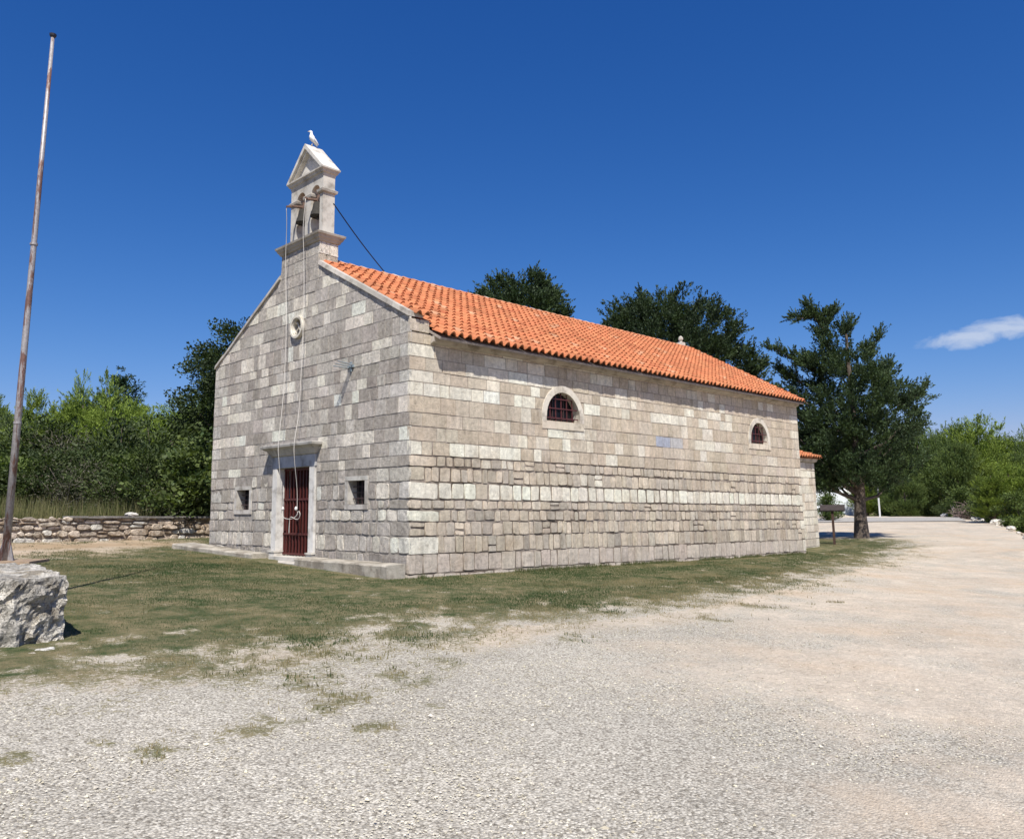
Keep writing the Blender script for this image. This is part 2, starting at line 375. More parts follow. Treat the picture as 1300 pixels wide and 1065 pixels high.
def grass():
    g = np.random.default_rng(5)
    f = lambda X, Y: np.where(in_church(X, Y) | ~view_ok(X, Y), 0, (lambda v, s: np.where(v + (fbm2(X, Y, 11, 3, 77)-.5)*1.7 > .47, v, 0)*np.clip(26/np.hypot(X-CAM[0], Y-CAM[1])-.35, .15, 1))(*grass_den(X, Y)[:2]))
    X, Y = scatter(1500000, -13, 33, -8.6, 14.2, f, 2)
    n = len(X); t = np.clip((fbm2(X*.7, Y*1.3, 1.1, 4, 40)-.45)*3.8 + g.normal(0, .16, n) + .1 + .55*np.clip(1.5-sdist(GRASS, X, Y), 0, 1.5)/1.5 - .35*np.exp(-((Y+1.2)/1.6)**2)*(X > -4), 0, 1)
    c = mixc((.035, .068, .02), (.25, .205, .11), t)*g.uniform(.75, 1.25, (n, 1))
    o = blades('short_grass', X, Y, .014, .048, .006, M['blade'], c, .8)
    tag(o, 'short worn grass, green to straw coloured, around the chapel', 'grass', None, 'stuff')
    # tall dry grass behind the dry stone wall
    f = lambda X, Y: np.clip((fbm2(X, Y, 1.2, 3, 50)-.2)*2.2, 0, 1)*(Y > 13.9+.19*(X+4.1))*(Y < 16.6+.19*(X+4.1))
    X, Y = scatter(45000, -9, 6, 12, 19, f, 4); n = len(X)
    c = mixc((.08, .11, .03), (.27, .24, .12), np.clip((fbm2(X, Y, .7, 3, 51)-.3)*2.5+g.normal(0, .2, n), 0, 1))
    o = blades('tall_dry_grass', X, Y, .6, 1.45, .016, M['blade'], c, .35)
    tag(o, 'tall straw coloured grass growing behind the dry stone wall', 'grass', None, 'stuff')
    # tufts at the wall foot
    X = g.uniform(.2, 18.6, 7000); Y = -np.abs(g.normal(0, .09, 7000))-.02
    k = fbm2(X, Y, 1.5, 3, 60) > .42; X, Y = X[k], Y[k]; n = len(X)
    c = mixc((.07, .10, .035), (.25, .22, .12), np.clip(g.normal(.25, .25, n), 0, 1))
    o = blades('wall_foot_grass', X, Y, .03, .13, .008, M['blade'], c, .5)
    tag(o, 'longer green grass tufts along the foot of the long side wall', 'grass', None, 'stuff')
grass()
def pebbles():
    g = np.random.default_rng(9)
    def f(X, Y):
        v, s, _ = grass_den(X, Y); d = np.hypot(X-CAM[0], Y-CAM[1])
        dd = dirt_den(X, Y)
        return np.where(view_ok(X, Y) & (v < .45), np.clip(1-v*1.8, 0, 1)*(1.05-.8*dd)*np.clip((7.5/d)**1.6, 0, 1), 0)
    X, Y = scatter(230000, -10, 14, -15, -2, f, 3); n = len(X)
    base = np.array([(1, 0, 0), (-1, 0, 0), (0, 1, 0), (0, -1, 0), (0, 0, 1), (0, 0, -1.)])
    fc = np.array([(0, 2, 4), (2, 1, 4), (1, 3, 4), (3, 0, 4), (2, 0, 5), (1, 2, 5), (3, 1, 5), (0, 3, 5)])
    r = np.exp(g.normal(math.log(.0052), .38, n))
    a = g.uniform(0, 2*PI, n); j = g.uniform(.6, 1.3, (n, 6, 3)); B = base[None]*j + g.normal(0, .18, (n, 6, 3)); B[..., 2] *= .65
    ca, sa = np.cos(a)[:, None], np.sin(a)[:, None]
    P = np.stack([B[..., 0]*ca-B[..., 1]*sa, B[..., 0]*sa+B[..., 1]*ca, B[..., 2]], -1)*r[:, None, None]
    P += np.stack([X, Y, gz_np(X, Y)+r*.2+.004], -1)[:, None]
    V = P.reshape(-1, 3); F = (fc[None]+6*np.arange(n)[:, None, None]).reshape(-1, 3)
    t = g.random(n); c = mixc((.36, .32, .265), (.70, .65, .56), t); c[:, 2] *= g.uniform(.85, 1, n)
    o = mesh_np('gravel', V, F, M['mortar2'], col=np.repeat(c, 6, 0))
    tag(o, 'loose pale crushed stone gravel of the forecourt', 'gravel', None, 'stuff')
M['mortar2'] = tinted('pebble', var=(.92, 1.06), scale=60, bscale=200, bstr=.2, bdist=.003)
pebbles()

# ------------------------------------------------------------------ masonry
class Wall:
    """stones on a plane: P(u, w, z) -> world, w outwards"""
    def __init__(s, fn): s.fn = fn; s.V = []; s.F = []; s.C = []; s.n = 0; s.flat = []
    def stone(s, u0, u1, z0, z1, col, rough=0., push=None, zmap=None, ztop=None, w0=0., depth=.05, seed=None):
        if u1-u0 < .03 or z1-z0 < .03: return
        e = .005 + .010*rough
        nu = max(2, int((u1-u0)/.09)); nz = max(2, int((z1-z0)/.09))
        us = np.concatenate([[0], np.linspace(e/(u1-u0), 1-e/(u1-u0), nu+1), [1]])
        zs = np.concatenate([[0], np.linspace(e/(z1-z0), 1-e/(z1-z0), nz+1), [1]])
        A, B = np.meshgrid(us, zs, indexing='ij')
        jt = rng.uniform(-1, 1, (4, 2))*(.005+.013*rough)
        cu = (A*(1-B))[..., None]*jt[1] + ((1-A)*(1-B))[..., None]*jt[0] + (A*B)[..., None]*jt[2] + ((1-A)*B)[..., None]*jt[3]
        U = u0+(u1-u0)*A + cu[..., 0]; Z = z0+(z1-z0)*B + cu[..., 1]
        if rough > .3:   # rounder corners
            ex = np.minimum(A, 1-A)*(u1-u0); ez = np.minimum(B, 1-B)*(z1-z0); rr = .055*rough
            cor = np.clip(1-ex/rr, 0, 1)*np.clip(1-ez/rr, 0, 1)
            U += np.where(A < .5, 1, -1)*cor*.026*rough; Z += np.where(B < .5, 1, -1)*cor*.026*rough
            wv = np.stack([U*5, Z*5, np.full_like(U, s.n*.37)], -1)
            U += (fbm(wv, 2, 2)-.5)*.03*rough; Z += (fbm(wv+9, 2, 3)-.5)*.03*rough
        W = w0 + rng.uniform(-.004, .004)*(1+2*rough) + (fbm(np.stack([U*9, Z*9, np.full_like(U, s.n*1.7)], -1), 3)-.5)*(.006+.022*rough)
        dm = np.minimum(np.minimum(A, 1-A)*(u1-u0), np.minimum(B, 1-B)*(z1-z0))
        W = W - np.clip(1-dm/(.012+.03*rough), 0, 1)**2*(.0+.006*rough)
        border = (A <= 0) | (A >= 1) | (B <= 0) | (B >= 1); W = np.where(border, w0-depth, W)
        if zmap is not None: Z = zmap(U, Z)
        if ztop is not None: Z = np.minimum(Z, ztop(U))
        if push is not None:
            U0, Z0 = U, Z; U, Z = push(U, Z); moved = (np.abs(U-U0)+np.abs(Z-Z0)) > 1e-6
        P = s.fn(U, W, Z).reshape(-1, 3)
        a, b = A.shape; idx = np.arange(a*b).reshape(a, b)+s.n
        keep = np.ones((a-1, b-1), bool); flat = np.zeros((a-1, b-1), bool)
        flat[0] = flat[-1] = True; flat[:, 0] = flat[:, -1] = True
        if push is not None:
            mv = moved; keep = ~(mv[:-1, :-1] & mv[1:, :-1] & mv[1:, 1:] & mv[:-1, 1:])
        F_ = np.stack([idx[:-1, :-1], idx[1:, :-1], idx[1:, 1:], idx[:-1, 1:]], -1)
        s.F.append(F_[keep]); s.flat.append(flat[keep])
        s.V.append(P); s.C.append(np.tile(np.array(col)[None], (len(P), 1))); s.n += len(P)
    def build(s, name, mat, parent, loc=None):
        V = np.vstack(s.V)
        if loc is not None: V = V-np.array(loc)
        o = mesh_np(name, V, np.vstack(s.F), mat, parent, loc, col=np.vstack(s.C))
        return o

# heights of the courses (m), shared by both faces at the corner
ZC = [-.75, -.42, -.14, .08, .47, .83, 1.13, 1.385, 1.59, 1.95, 2.27, 2.5, 2.8, 3.1, 3.39, 3.75, 4.04, 4.29, 4.58, 4.86, 5.09, 5.485]
PALE = (.76, .70, .575); TAN = (.585, .50, .385); TAN2 = (.63, .55, .44); WHITE = (.82, .775, .65)
GREY = (.45, .405, .35); GREY2 = (.53, .485, .425); GPALE = (.83, .77, .655)
def jit(c, a=.07):
    k = 1+rng.normal(0, a); h = rng.normal(0, .007, 3); return np.clip(np.array(c)*k*(1+h), .02, .85)
L, W, HE = 18.62, 9.0, 5.485
def rake(y): return HE + .542*np.minimum(y, W-y)

church = empty('church', (0, 0, 0), label='grey limestone village chapel with orange tiled roof and open bell gable', cat='church')

# ---- long side wall (faces -Y)
def drop(x, z):
    k = np.interp(z, [-.8, .1, 1.6, 2.8, 3.5, 5.0], [.57, .55, .40, .22, .10, 0.]); return k*np.clip(x, 0, L)/L
ARCH = [(4.93, 3.58, .645, 3.47), (15.45, 3.47, .63, 3.365)]   # centre x, springing z, radius, sill
RING = .17
def push_side(U, Z):
    for cx, cz, r, sill in ARCH:
        Rm = r+RING*.55
        inb = (np.abs(U-cx) < Rm) & (Z > sill-.10) & (Z < cz)
        up_ = (Z >= cz) & (np.hypot(U-cx, Z-cz) < Rm)
        d = np.hypot(U-cx, Z-cz)+1e-6
        U2 = np.where(up_, cx+(U-cx)*Rm/d, U); Z2 = np.where(up_, cz+(Z-cz)*Rm/d, Z)
        side = np.where(U < cx, -1, 1)
        horiz = inb & (Z-(sill-.10) > .08)
        U2 = np.where(horiz, cx+side*Rm, U2); Z2 = np.where(inb & ~horiz, sill-.10, Z2)
        U, Z = U2, Z2
    return U, Z
ws = Wall(lambda u, w_, z: np.stack([u, -w_, z], -1))
pale_rows = {8: [(0, 19, .98)], 11: [(1.2, 4.2, .9), (5.5, 7.5, .35)], 12: [(3, 4.4, .5), (5, 8.5, .6), (11, 19, .25)], 13: [(2.5, 5, .4), (11, 15, .35), (5, 8, .3)],
             14: [(2.4, 5.6, .3), (8, 15, .3)], 15: [(0, 5.0, .97), (6, 14.5, .45)], 16: [(2, 4.3, .5), (9, 14, .5), (6, 9, .25)], 17: [(1.5, 5, .6), (7, 14, .35)],
             18: [(2.3, 4.2, .75), (6, 8, .4), (9, 18, .15)], 19: [(1.8, 8, .45), (14, 18, .5)], 20: [(2, 6, .2)], 10: [(2, 4, .15)], 9: [(0, 18, .06)]}
quoin = {18: 1, 15: 1, 16: .7, 11: 1, 8: 1, 6: 1, 4: 1, 13: .0}
for r in range(1, len(ZC)-1):
    z0, z1 = ZC[r], ZC[r+1]
    if r == 20: z1 = 5.12
    rough = .62 if r <= 10 else (.35 if r == 11 else .12)
    if r <= 4: rough = .5
    x = 0.; first = True; gap = .0042 if r > 11 else (.006 if r == 11 or r <= 4 else .0100)
    while x < L-.05:
        ln = rng.uniform(.15, .36) if r <= 10 else (rng.uniform(.26, .48) if rng.random() < .55 else rng.uniform(.45, .72))
        if r == 8: ln = rng.uniform(.28, .46)
        if r <= 3: ln = rng.uniform(.2, .48)
        if first: ln = rng.uniform(.62, .85) if r % 2 == 0 else rng.uniform(.32, .5)
        if L-x-ln < .2: ln = L-x
        col = jit(TAN if rng.random() < .6 else TAN2, .05 if r > 10 else .07)
        if r <= 10: col = jit((.60, .52, .41) if rng.random() < .7 else (.54, .48, .395), .10)
        if r <= 3: col = jit((.60, .525, .44), .05)
        for a, b, p in pale_rows.get(r, []):
            if a <= x+ln/2 <= b and rng.random() < p: col = jit(WHITE if (r in (8, 15, 11) or rng.random() < .4) else PALE, .05)
        if first and r in quoin: col = jit(WHITE, .03) if quoin[r] else col
        if x+ln >= L-.01 and r % 2: col = jit(PALE, .04)
        if r == 13 and 9.0 < x+ln/2 < 9.9: col = np.array((.42, .45, .53))
        if r == 13 and 9.9 < x+ln/2 < 10.6: col = np.array((.52, .51, .50))
        g2 = gap*rng.uniform(.5, 1.5)*(1.7 if r == 8 else 1)
        wob = rng.uniform(-.016, .016, 2)*(rough > .4)*(r not in (7, 8))
        sp = rng.random() < .09 and 3 < r < 11 and ln > .25 and r != 8     # two thin stones in one course
        if sp:
            zm = z0+(z1-z0)*rng.uniform(.4, .6)
            for za, zb in ((z0, zm), (zm, z1)):
                ws.stone(x+g2, x+ln-g2, za+gap*.7, zb-gap*.7, jit(col, .04), rough, push_side, lambda u, z: z-drop(u, z), depth=.06)
        else:
            ws.stone(x+g2*(not first), x+ln-g2, z0+gap+wob[0], z1-gap+wob[1]*(r < 10), col, rough, push_side, lambda u, z: z-drop(u, z), depth=.06)
        x += ln; first = False
# stub of masonry under the gable end
for a, b, z0, z1 in ((0, .27, 5.125, 5.39), (.28, .55, 5.125, 5.40)):
    ws.stone(a, b-.006, z0, z1, jit(TAN2), .1)
side = ws.build('side_wall', M['stone_side'], church)
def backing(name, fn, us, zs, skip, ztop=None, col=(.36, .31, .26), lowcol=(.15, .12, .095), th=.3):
    mb = MB()
    V = []; F = []; C = []
    G = {}
    def vid(u, z):
        zz = min(z, ztop(u)) if ztop else z
        k = (round(u, 4), round(z, 4))
        if k not in G:
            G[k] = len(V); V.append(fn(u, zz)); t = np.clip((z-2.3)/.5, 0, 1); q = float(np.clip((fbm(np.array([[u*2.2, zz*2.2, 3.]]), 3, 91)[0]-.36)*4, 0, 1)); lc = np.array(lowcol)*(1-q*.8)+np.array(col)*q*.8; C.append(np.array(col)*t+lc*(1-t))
        return G[k]
    for i in range(len(us)-1):
        for j in range(len(zs)-1):
            um, zm = (us[i]+us[i+1])/2, (zs[j]+zs[j+1])/2
            if skip(um, zm): continue
            if ztop and zs[j] >= ztop(um): continue
            F.append((vid(us[i], zs[j]), vid(us[i+1], zs[j]), vid(us[i+1], zs[j+1]), vid(us[i], zs[j+1])))
    return V, F, C
us = sorted(set(np.round(np.concatenate([np.arange(0.03, L, .16), [L-.001], [v for cx, cz, r, s in ARCH for v in (cx-r-.06, cx+r+.06)]]), 3)))
zs = sorted(set(np.round(np.concatenate([np.arange(-.9, 5.1, .12), [5.1], [v for cx, cz, r, s in ARCH for v in (s-.04, cz+r+.04)]]), 3)))
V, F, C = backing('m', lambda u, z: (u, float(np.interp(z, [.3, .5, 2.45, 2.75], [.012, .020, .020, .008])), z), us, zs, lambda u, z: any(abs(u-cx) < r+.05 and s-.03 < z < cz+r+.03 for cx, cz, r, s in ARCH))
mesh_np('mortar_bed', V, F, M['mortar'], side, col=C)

# ---- gable front wall (faces -X)
HOLES = [(1.54, 2.18, 1.50, 2.02), (6.72, 7.42, 1.40, 1.92), (3.74, 5.24, -.2, 2.42)]
OC = (4.47, 5.93, .235)
SUR = .11
def cut_runs(u0, u1, z0, z1, holes):
    runs = [(u0, u1)]
    for a, b, c, d in holes:
        if z1 > c+.03 and z0 < d-.03:
            nr = []
            for p, q in runs:
                if q <= a or p >= b: nr.append((p, q))
                else:
                    if a-p > .04: nr.append((p, a))
                    if q-b > .04: nr.append((b, q))
            runs = nr
    return runs
def push_oc(U, Z):
    d = np.hypot(U-OC[0], Z-OC[1])+1e-6; k = d < OC[2]+.03
    return np.where(k, OC[0]+(U-OC[0])*(OC[2]+.03)/d, U), np.where(k, OC[1]+(Z-OC[1])*(OC[2]+.03)/d, Z)
wf = Wall(lambda u, w_, z: np.stack([-w_, u, z], -1))
fholes = [(a-SUR, b+SUR, c-SUR*.9, d+SUR*.8) for a, b, c, d in HOLES[:2]] + [(3.50, 5.48, -.5, 2.98)]
ZF = ZC + [5.78, 6.10, 6.38, 6.72, 7.02, 7.34, 7.66, 7.99]
BY0, BY1 = 3.58, 5.42
frow = {8: .3, 4: .9, 6: .65, 5: .1, 3: .15, 7: .1, 9: .3, 10: .25, 11: .15, 12: .35}
for r in range(2, len(ZF)-1):
    z0, z1 = ZF[r], ZF[r+1]
    if r <= 20:
        a, b = 0., W
    else:
        hw = max((z0-HE)/.542, 0); a, b = hw, W-hw
        if z0 >= 7.3 or a > BY0: a, b = BY0, BY1
        if r == 26: a, b = 3.45, 5.55
    rough = .8 if r <= 9 else .22
    x = a; first = True
    while x < b-.02:
        ln = rng.uniform(.24, .42) if rng.random() < .72 else rng.uniform(.42, .74)
        if r <= 9: ln *= .8
        if r > 26: ln = rng.uniform(.35, .7)
        if first and r <= 20: ln = rng.uniform(.3, .42) if r % 2 == 0 else rng.uniform(.6, .75)
        if b-x-ln < .22: ln = b-x
        p = frow.get(r, .44)
        q_ = rng.random(); c = (GPALE if q_ < p*.6 else (.62, .575, .505)) if q_ < p else (GREY if rng.random() < .55 else GREY2)
        if r > 20: c = GPALE if rng.random() < .3 else GREY2
        if first and r in quoin and quoin[r]: c = (.66, .63, .56)
        if x+ln >= b-.05 and r % 2 == 0 and r < 20: c = (.6, .57, .51)
        for p0, q0 in cut_runs(x, x+ln, z0, z1, fholes):
            if r > 20 and r <= 26: zt = lambda u: np.where((u > BY0) & (u < BY1), 9, rake(u)-.03)
            elif r > 26: zt = None
            elif r == 20: zt = lambda u: rake(u)-.03
            else: zt = None
            g_ = .0034+.005*rough
            wf.stone(p0+g_*(p0 > .001), q0-g_, z0+g_, z1-g_, jit(c, .06), rough, push_oc, None, zt)
        x += ln; first = False
front = wf.build('gable_wall', M['stone'], church)
us = sorted(set(np.round(np.concatenate([np.arange(0.03, W, .25), [W, BY0+.01, BY1-.01], [v for a, b, c, d in HOLES for v in (a-.05, b+.05)], [OC[0]-.2, OC[0]+.2]]), 3)))
zs = sorted(set(np.round(np.concatenate([np.arange(-.9, 7.98, .25), [7.98], [v for a, b, c, d in HOLES for v in (c-.05, d+.05)], [OC[1]-.2, OC[1]+.2]]), 3)))
def skipf(u, z):
    if any(a-.05 < u < b+.05 and c-.05 < z < d+.05 for a, b, c, d in HOLES): return True
    return abs(u-OC[0]) < .2 and abs(z-OC[1]) < .2
V, F, C = backing('m', lambda u, z: (float(np.interp(z, [1.5, 2.2], [.018, .008])), u, z), us, zs, skipf, lambda u: 7.98 if BY0 < u < BY1 else rake(u)-.02, lowcol=(.30, .27, .23), col=(.36, .33, .295))
mesh_np('mortar_bed', V, F, M['mortar'], front, col=C)
# body behind the facing: inner shell, rear gable, far side wall
mb = MB(); mb.cur = (.40, .37, .33)
mb.rings([[(x, .9, -.9), (x, W-.04, -.9), (x, W-.04, 5.1), (x, W/2, 7.5), (x, .9, 5.5)] for x in (.75, .77)])
mb.rings([[(x, 0.045, -.9), (x, W, -.9), (x, W, 5.15), (x, W/2, 7.72), (x, 0.045, 5.12)] for x in (L-.5, L-.003)])
mb.box((.04, W-.6, -.9), (L-.51, W+.0, 5.1)); mb.build('rear_wall', M['stone_side'], church)
mb = MB(); mb.cur = (.015, .015, .016)     # near-black sheet: the unlit room's darkness is put into its colour
mb.box((.8, .55, 0.), (L-.6, .6, 5.0)); mb.build('dark_interior_sheet', M['wood'], church)
# side faces of the bell gable base
wb = Wall(lambda u, w_, z: np.stack([u, BY0-w_, z], -1))
for k, (z0, z1) in enumerate(((7.3, 7.66), (7.66, 7.99))):
    x = 0
    for ln in ((.3, .25) if k else (.2, .35)):
        wb.stone(x+.004, x+ln-.004, z0+.004, z1-.004, jit(GPALE if k else TAN2), .15); x += ln
wb.stone(.0, .55, 7.0, 7.3, jit(TAN2), .2)
wb2 = Wall(lambda u, w_, z: np.stack([u, BY1+w_, z], -1))
wb2.stone(.0, .55, 7.0, 7.99, jit(GREY2), .2)

# ---- coping of the gable
for sgn in (0, 1):
    mb = MB(); y = 0.; k = 0
    while y < (BY0 if not sgn else W-BY1)-.01:
        ln = min(random.uniform(.45, .8), BY0-y)
        if BY0-y-ln < .2: ln = BY0-y
        Y0, Y1 = y+.004, y+ln-.004; mb.cur = tuple(jit((.42, .39, .345), .08))
        yy = lambda v: v if not sgn else W-v
        z0, z1 = HE+.542*Y0, HE+.542*Y1; t = .105; o1 = random.uniform(-.008, .008)
        x0, x1 = -.045+o1, .36
        q = []
        for (v, z) in ((Y0, z0), (Y1, z1)):
            q.append([(x0, yy(v), z-.055), (x1, yy(v), z-.05), (x1, yy(v), z+t-.05), (x0+.02, yy(v), z+t-.05)])
        mb.rings(q if not sgn else q[::-1]); y += ln; k += 1
    mb.build('gable_coping', M['dressed'], church)

# ---- eave cornice
mb = MB(); x = .56
while x < L-.05:
    ln = min(random.uniform(.8, 1.5), L-x)
    if L-x-ln < .3: ln = L-x
    mb.cur = tuple(jit((.47, .42, .36), .05))
    mb.rings([[(xx, -.005-rngp, 4.90), (xx, -.11, 4.945), (xx, -.13, 5.06), (xx, .3, 5.08), (xx, .3, 4.90)] for xx, rngp in ((x+.003, 0), (x+ln-.003, 0))])
    x += ln
mb.build('eave_cornice', M['dressed'], church)

# ---- roof: every clay tile is modelled
def tiles(x0, x1, y_e, z_e, y_r, z_r, cw=.24, rh=.315, jitter=1., clip=None):
    """rows of pantiles on the plane eave (y_e,z_e) -> ridge (y_r,z_r)"""
    sl = math.hypot(y_r-y_e, z_r-z_e); ty, tz = (y_r-y_e)/sl, (z_r-z_e)/sl
    ny, nz = -abs(tz)*np.sign(ty), abs(ty)
    nc = max(1, round((x1-x0)/cw)); cw = (x1-x0)/nc; nrw = max(1, round(sl/rh)); rh = sl/nrw
    fx = np.array([0, .03, .11, .22, .34, .46, .57, .65, .75, .88, 1.0]); fh = np.where(fx <= .66, np.sin(np.clip(fx/.66, 0, 1)*PI)**.75*.088, -.016*np.sin((fx-.66)/.34*PI))
    V = []; C = []; F = []
    n = len(fx)
    for r in range(nrw):
        for c in range(nc):
            xo = x0+c*cw + rng.normal(0, .003); so = r*rh + rng.normal(0, .008); dn = rng.normal(0, .003)
            if clip and not clip(xo+cw/2, r*rh): continue
            col = np.array((.49, .182, .082))*(1+rng.normal(0, .05))
            col[1:] *= 1+rng.normal(0, .05); q = rng.random()
            if q < .03: col = np.array((.50, .27, .155))
            elif q < .10: col = col*.82
            xo += rng.normal(0, .006)*(q < .3)
            lo, hi, lol = .052+dn, .004, .025+dn
            rows = ((so, lol), (so, lo), (so+rh+.05, hi))
            for s_, h0 in rows:
                for a, h in zip(fx, fh):
                    hh = h0 + (h if h0 != lol else h*.86)
                    V.append((xo+a*cw, y_e+ty*s_+ny*hh, z_e+tz*s_+nz*hh)); C.append(col)
            b = len(V)-3*n
            for k in (0, 1):
                for i in range(n-1): F.append((b+k*n+i, b+k*n+i+1, b+(k+1)*n+i+1, b+(k+1)*n+i))
    return np.array(V), np.array(F), np.array(C)
def join(parts):
    V, F, C = [], [], []; o = 0
    for v, f, c in parts: V.append(v); F.append(f+o); C.append(c); o += len(v)
    return np.vstack(V), np.vstack(F), np.vstack(C)
RZ = 7.80; EZ = 5.03; EY = -.36
pr_ = [tiles(.56, L-.03, EY, EZ, W/2-.04, RZ), tiles(.56, L-.03, W-EY, EZ, W/2+.04, RZ),
       tiles(.10, .56, -.07, 5.44, BY0+.02, 5.44+.542*(BY0+.09), cw=.23), tiles(.10, .56, W+.07, 5.44, BY1-.02, 5.44+.542*(BY0+.09), cw=.23)]
V, F, C = join(pr_); roof = mesh_np('roof', V, F, M['tile'], church, col=C)
mb = MB(); mb.cur = (.35, .3, .26)
for sg in (0, 1):
    yy = (lambda v: v) if not sg else (lambda v: W-v)
    q = [[(x, yy(EY+.03), EZ-.03), (x, yy(W/2), RZ-.05), (x, yy(W/2), RZ-.11), (x, yy(EY+.05), EZ-.075)] for x in (.565, L-.05)]
    mb.rings(q if not sg else q[::-1])
mb.build('roof_deck', M['wood'], roof)
mb = MB(); x = .40
while x < L:
    mb.cur = tuple(jit((.58, .33, .22) if random.random() < .8 else (.6, .5, .42), .08)); q = []
    for xx, rr, zz in ((x, .115, .028), (x+.40, .10, 0)):
        q.append([(xx, W/2+rr*1.15*math.cos(t), RZ+.0+zz+rr*.85*math.sin(t)) for t in np.linspace(-.35, PI+.35, 9)])
    mb.rings(q); x += .36
mb.build('ridge_tile', M['tile'], roof)
mb = MB(); mb.cur = (.60, .50, .43); mb.box((.5, W/2-.16, RZ-.06), (L-.04, W/2+.16, RZ+.035)); mb.build('ridge_mortar', M['mortar'], roof)
mb = MB(); mb.cur = (.55, .52, .45)
mb.box((17.85, W/2-.13, RZ+.05), (18.11, W/2+.13, RZ+.20)); mb.lathe((17.98, W/2, RZ+.2), [(.07, 0), (.05, .05), (.10, .12), (.10, .2), (.03, .28)], 10)
mb.build('roof_finial', M['dressed'], church)

# ---- apse / presbytery behind
AX, AY0, AY1 = 22.9, 1.3, 7.7
wa = Wall(lambda u, w_, z: np.stack([u, AY0-w_, z], -1))
z = -.8
while z < 2.95:
    h = min(random.uniform(.26, .36), 2.95-z) if 2.95-z > .45 else 2.95-z
    x = L
    while x < AX-.02:
        ln = random.uniform(.4, .9)
        if AX-x-ln < .25: ln = AX-x
        wa.stone(x+.006, x+ln-.006, z+.006, z+h-.006, jit(PALE if random.random() < .75 else TAN2, .06), .25); x += ln
    z += h
apse = wa.build('apse', M['stone_side'], church)
mb = MB(); mb.cur = (.4, .36, .31); mb.box((L+.002, AY0+.04, -.9), (AX-.005, AY1, 2.94)); mb.build('apse_core', M['stone_side'], apse)
mb = MB(); mb.cur = (.5, .46, .4); mb.loft(L+.15, AX, AY0, AY1, [(2.95, .0), (2.99, .08), (3.08, .12), (3.12, .12)]); mb.build('apse_cornice', M['dressed'], apse)
sl_ = .36
v1 = tiles(L+.01, AX+.25, AY0-.25, 3.13, W/2, 3.13+sl_*(W/2-AY0+.25), clip=lambda x, s: (AX+.25-x) >= s*.94-.1)
v2 = tiles(L+.01, AX+.25, AY1+.25, 3.13, W/2, 3.13+sl_*(W/2-AY0+.25), clip=lambda x, s: (AX+.25-x) >= s*.94-.1)
V, F, C = join([v1, v2]); mesh_np('apse_roof', V, F, M['tile'], apse, col=C)
mb = MB(); mb.cur = (.45, .18, .08)
hz = 3.10+sl_*(W/2-AY0+.25); xr = AX+.25-(W/2-AY0+.25)*.94
mb.add([(L, AY0-.22, 3.11), (AX+.24, AY0-.22, 3.11), (AX+.24, AY1+.22, 3.11), (L, AY1+.22, 3.11), (xr, W/2, hz), (L, W/2, hz)],
       [(0, 1, 4, 5), (1, 2, 4), (2, 3, 5, 4), (3, 0, 5), (0, 3, 2, 1)])
mb.build('apse_roof_deck', M['tile'], apse)

# ---- bell gable
mbb = MB(); mbb.cur = (.55, .52, .46)
X0, X1 = .08, .42; PB, PT = 8.20, 9.72
def arch_panel(mb, x0, x1, y0, y1, z0, z1, arches, n=12):
    """wall with round-headed openings (yc, half width, z spring)"""
    ys = [y0]
    for yc, hw, zsprg in sorted(arches): ys += [yc-hw, yc+hw]
    ys.append(y1)
    for i in range(0, len(ys), 2): mb.box((x0, ys[i], z0), (x1, ys[i+1], z1))
    for yc, hw, zsprg in arches:
        t = np.linspace(0, PI, n+1); P = [(yc+hw*math.cos(a), zsprg+hw*math.sin(a)) for a in t]
        for i in range(n):
            (ya_, za), (yb, zb) = P[i], P[i+1]
            vs = [(x, y, z) for x in (x0, x1) for y, z in ((ya_, za), (ya_, z1), (yb, z1), (yb, zb))]
            mb.add(vs, [(0, 1, 2, 3), (7, 6, 5, 4), (0, 3, 7, 4), (1, 5, 6, 2)])
arch_panel(mbb, X0, X1, 3.60, 5.14, PB, PT, [(3.95, .20, 9.36), (4.64, .20, 9.36)])
belf = mbb.build('bell_gable', M['dressed'], church)
wb.build('bell_gable_base', M['stone'], belf); wb2.build('bell_gable_base', M['stone'], belf)
mb = MB(); mb.cur = (.44, .41, .36)
mb.box((.03, BY0+.03, 6.9), (.54, BY1-.03, 7.985)); mb.build('bell_gable_core', M['mortar'], belf)
mb = MB(); mb.cur = (.40, .365, .31)
mb.loft(0.0, .55, BY0, BY1, [(7.985, .0), (8.0, .03), (8.05, .05), (8.07, .075), (8.13, .10), (8.15, .125), (8.20, .135), (8.215, .11)])
mb.build('cornice', M['dressed'], belf)
for yA, yB, k_ in ((3.60, 3.755, .05), (4.835, 5.14, .035), (4.14, 4.45, .035)):   # impost bands of the three piers
    mb = MB(); mb.cur = (.42, .39, .34); mb.loft(X0-.005, X1, yA, yB, [(9.28, .01), (9.31, k_), (9.37, k_+.01), (9.40, .02)])
    mb.build('impost', M['dressed'], belf)
mb = MB(); mb.cur = (.47, .44, .39)
mb.loft(X0, X1, 3.60, 5.14, [(PT-.0, .002), (PT+.08, .02), (PT+.10, .05), (PT+.15, .07), (PT+.18, .10), (PT+.22, .10)])
mb.build('cornice', M['dressed'], belf)
mb = MB(); mb.cur = (.62, .59, .53)     # pediment: tympanum and raking slabs
pz = PT+.22; ya0, ya1, yc_, az = 3.50, 5.24, 4.37, 10.80
mb.rings([[(x, ya0+.1, pz), (x, ya1-.1, pz), (x, yc_, az-.12)] for x in (X0+.07, X1)])
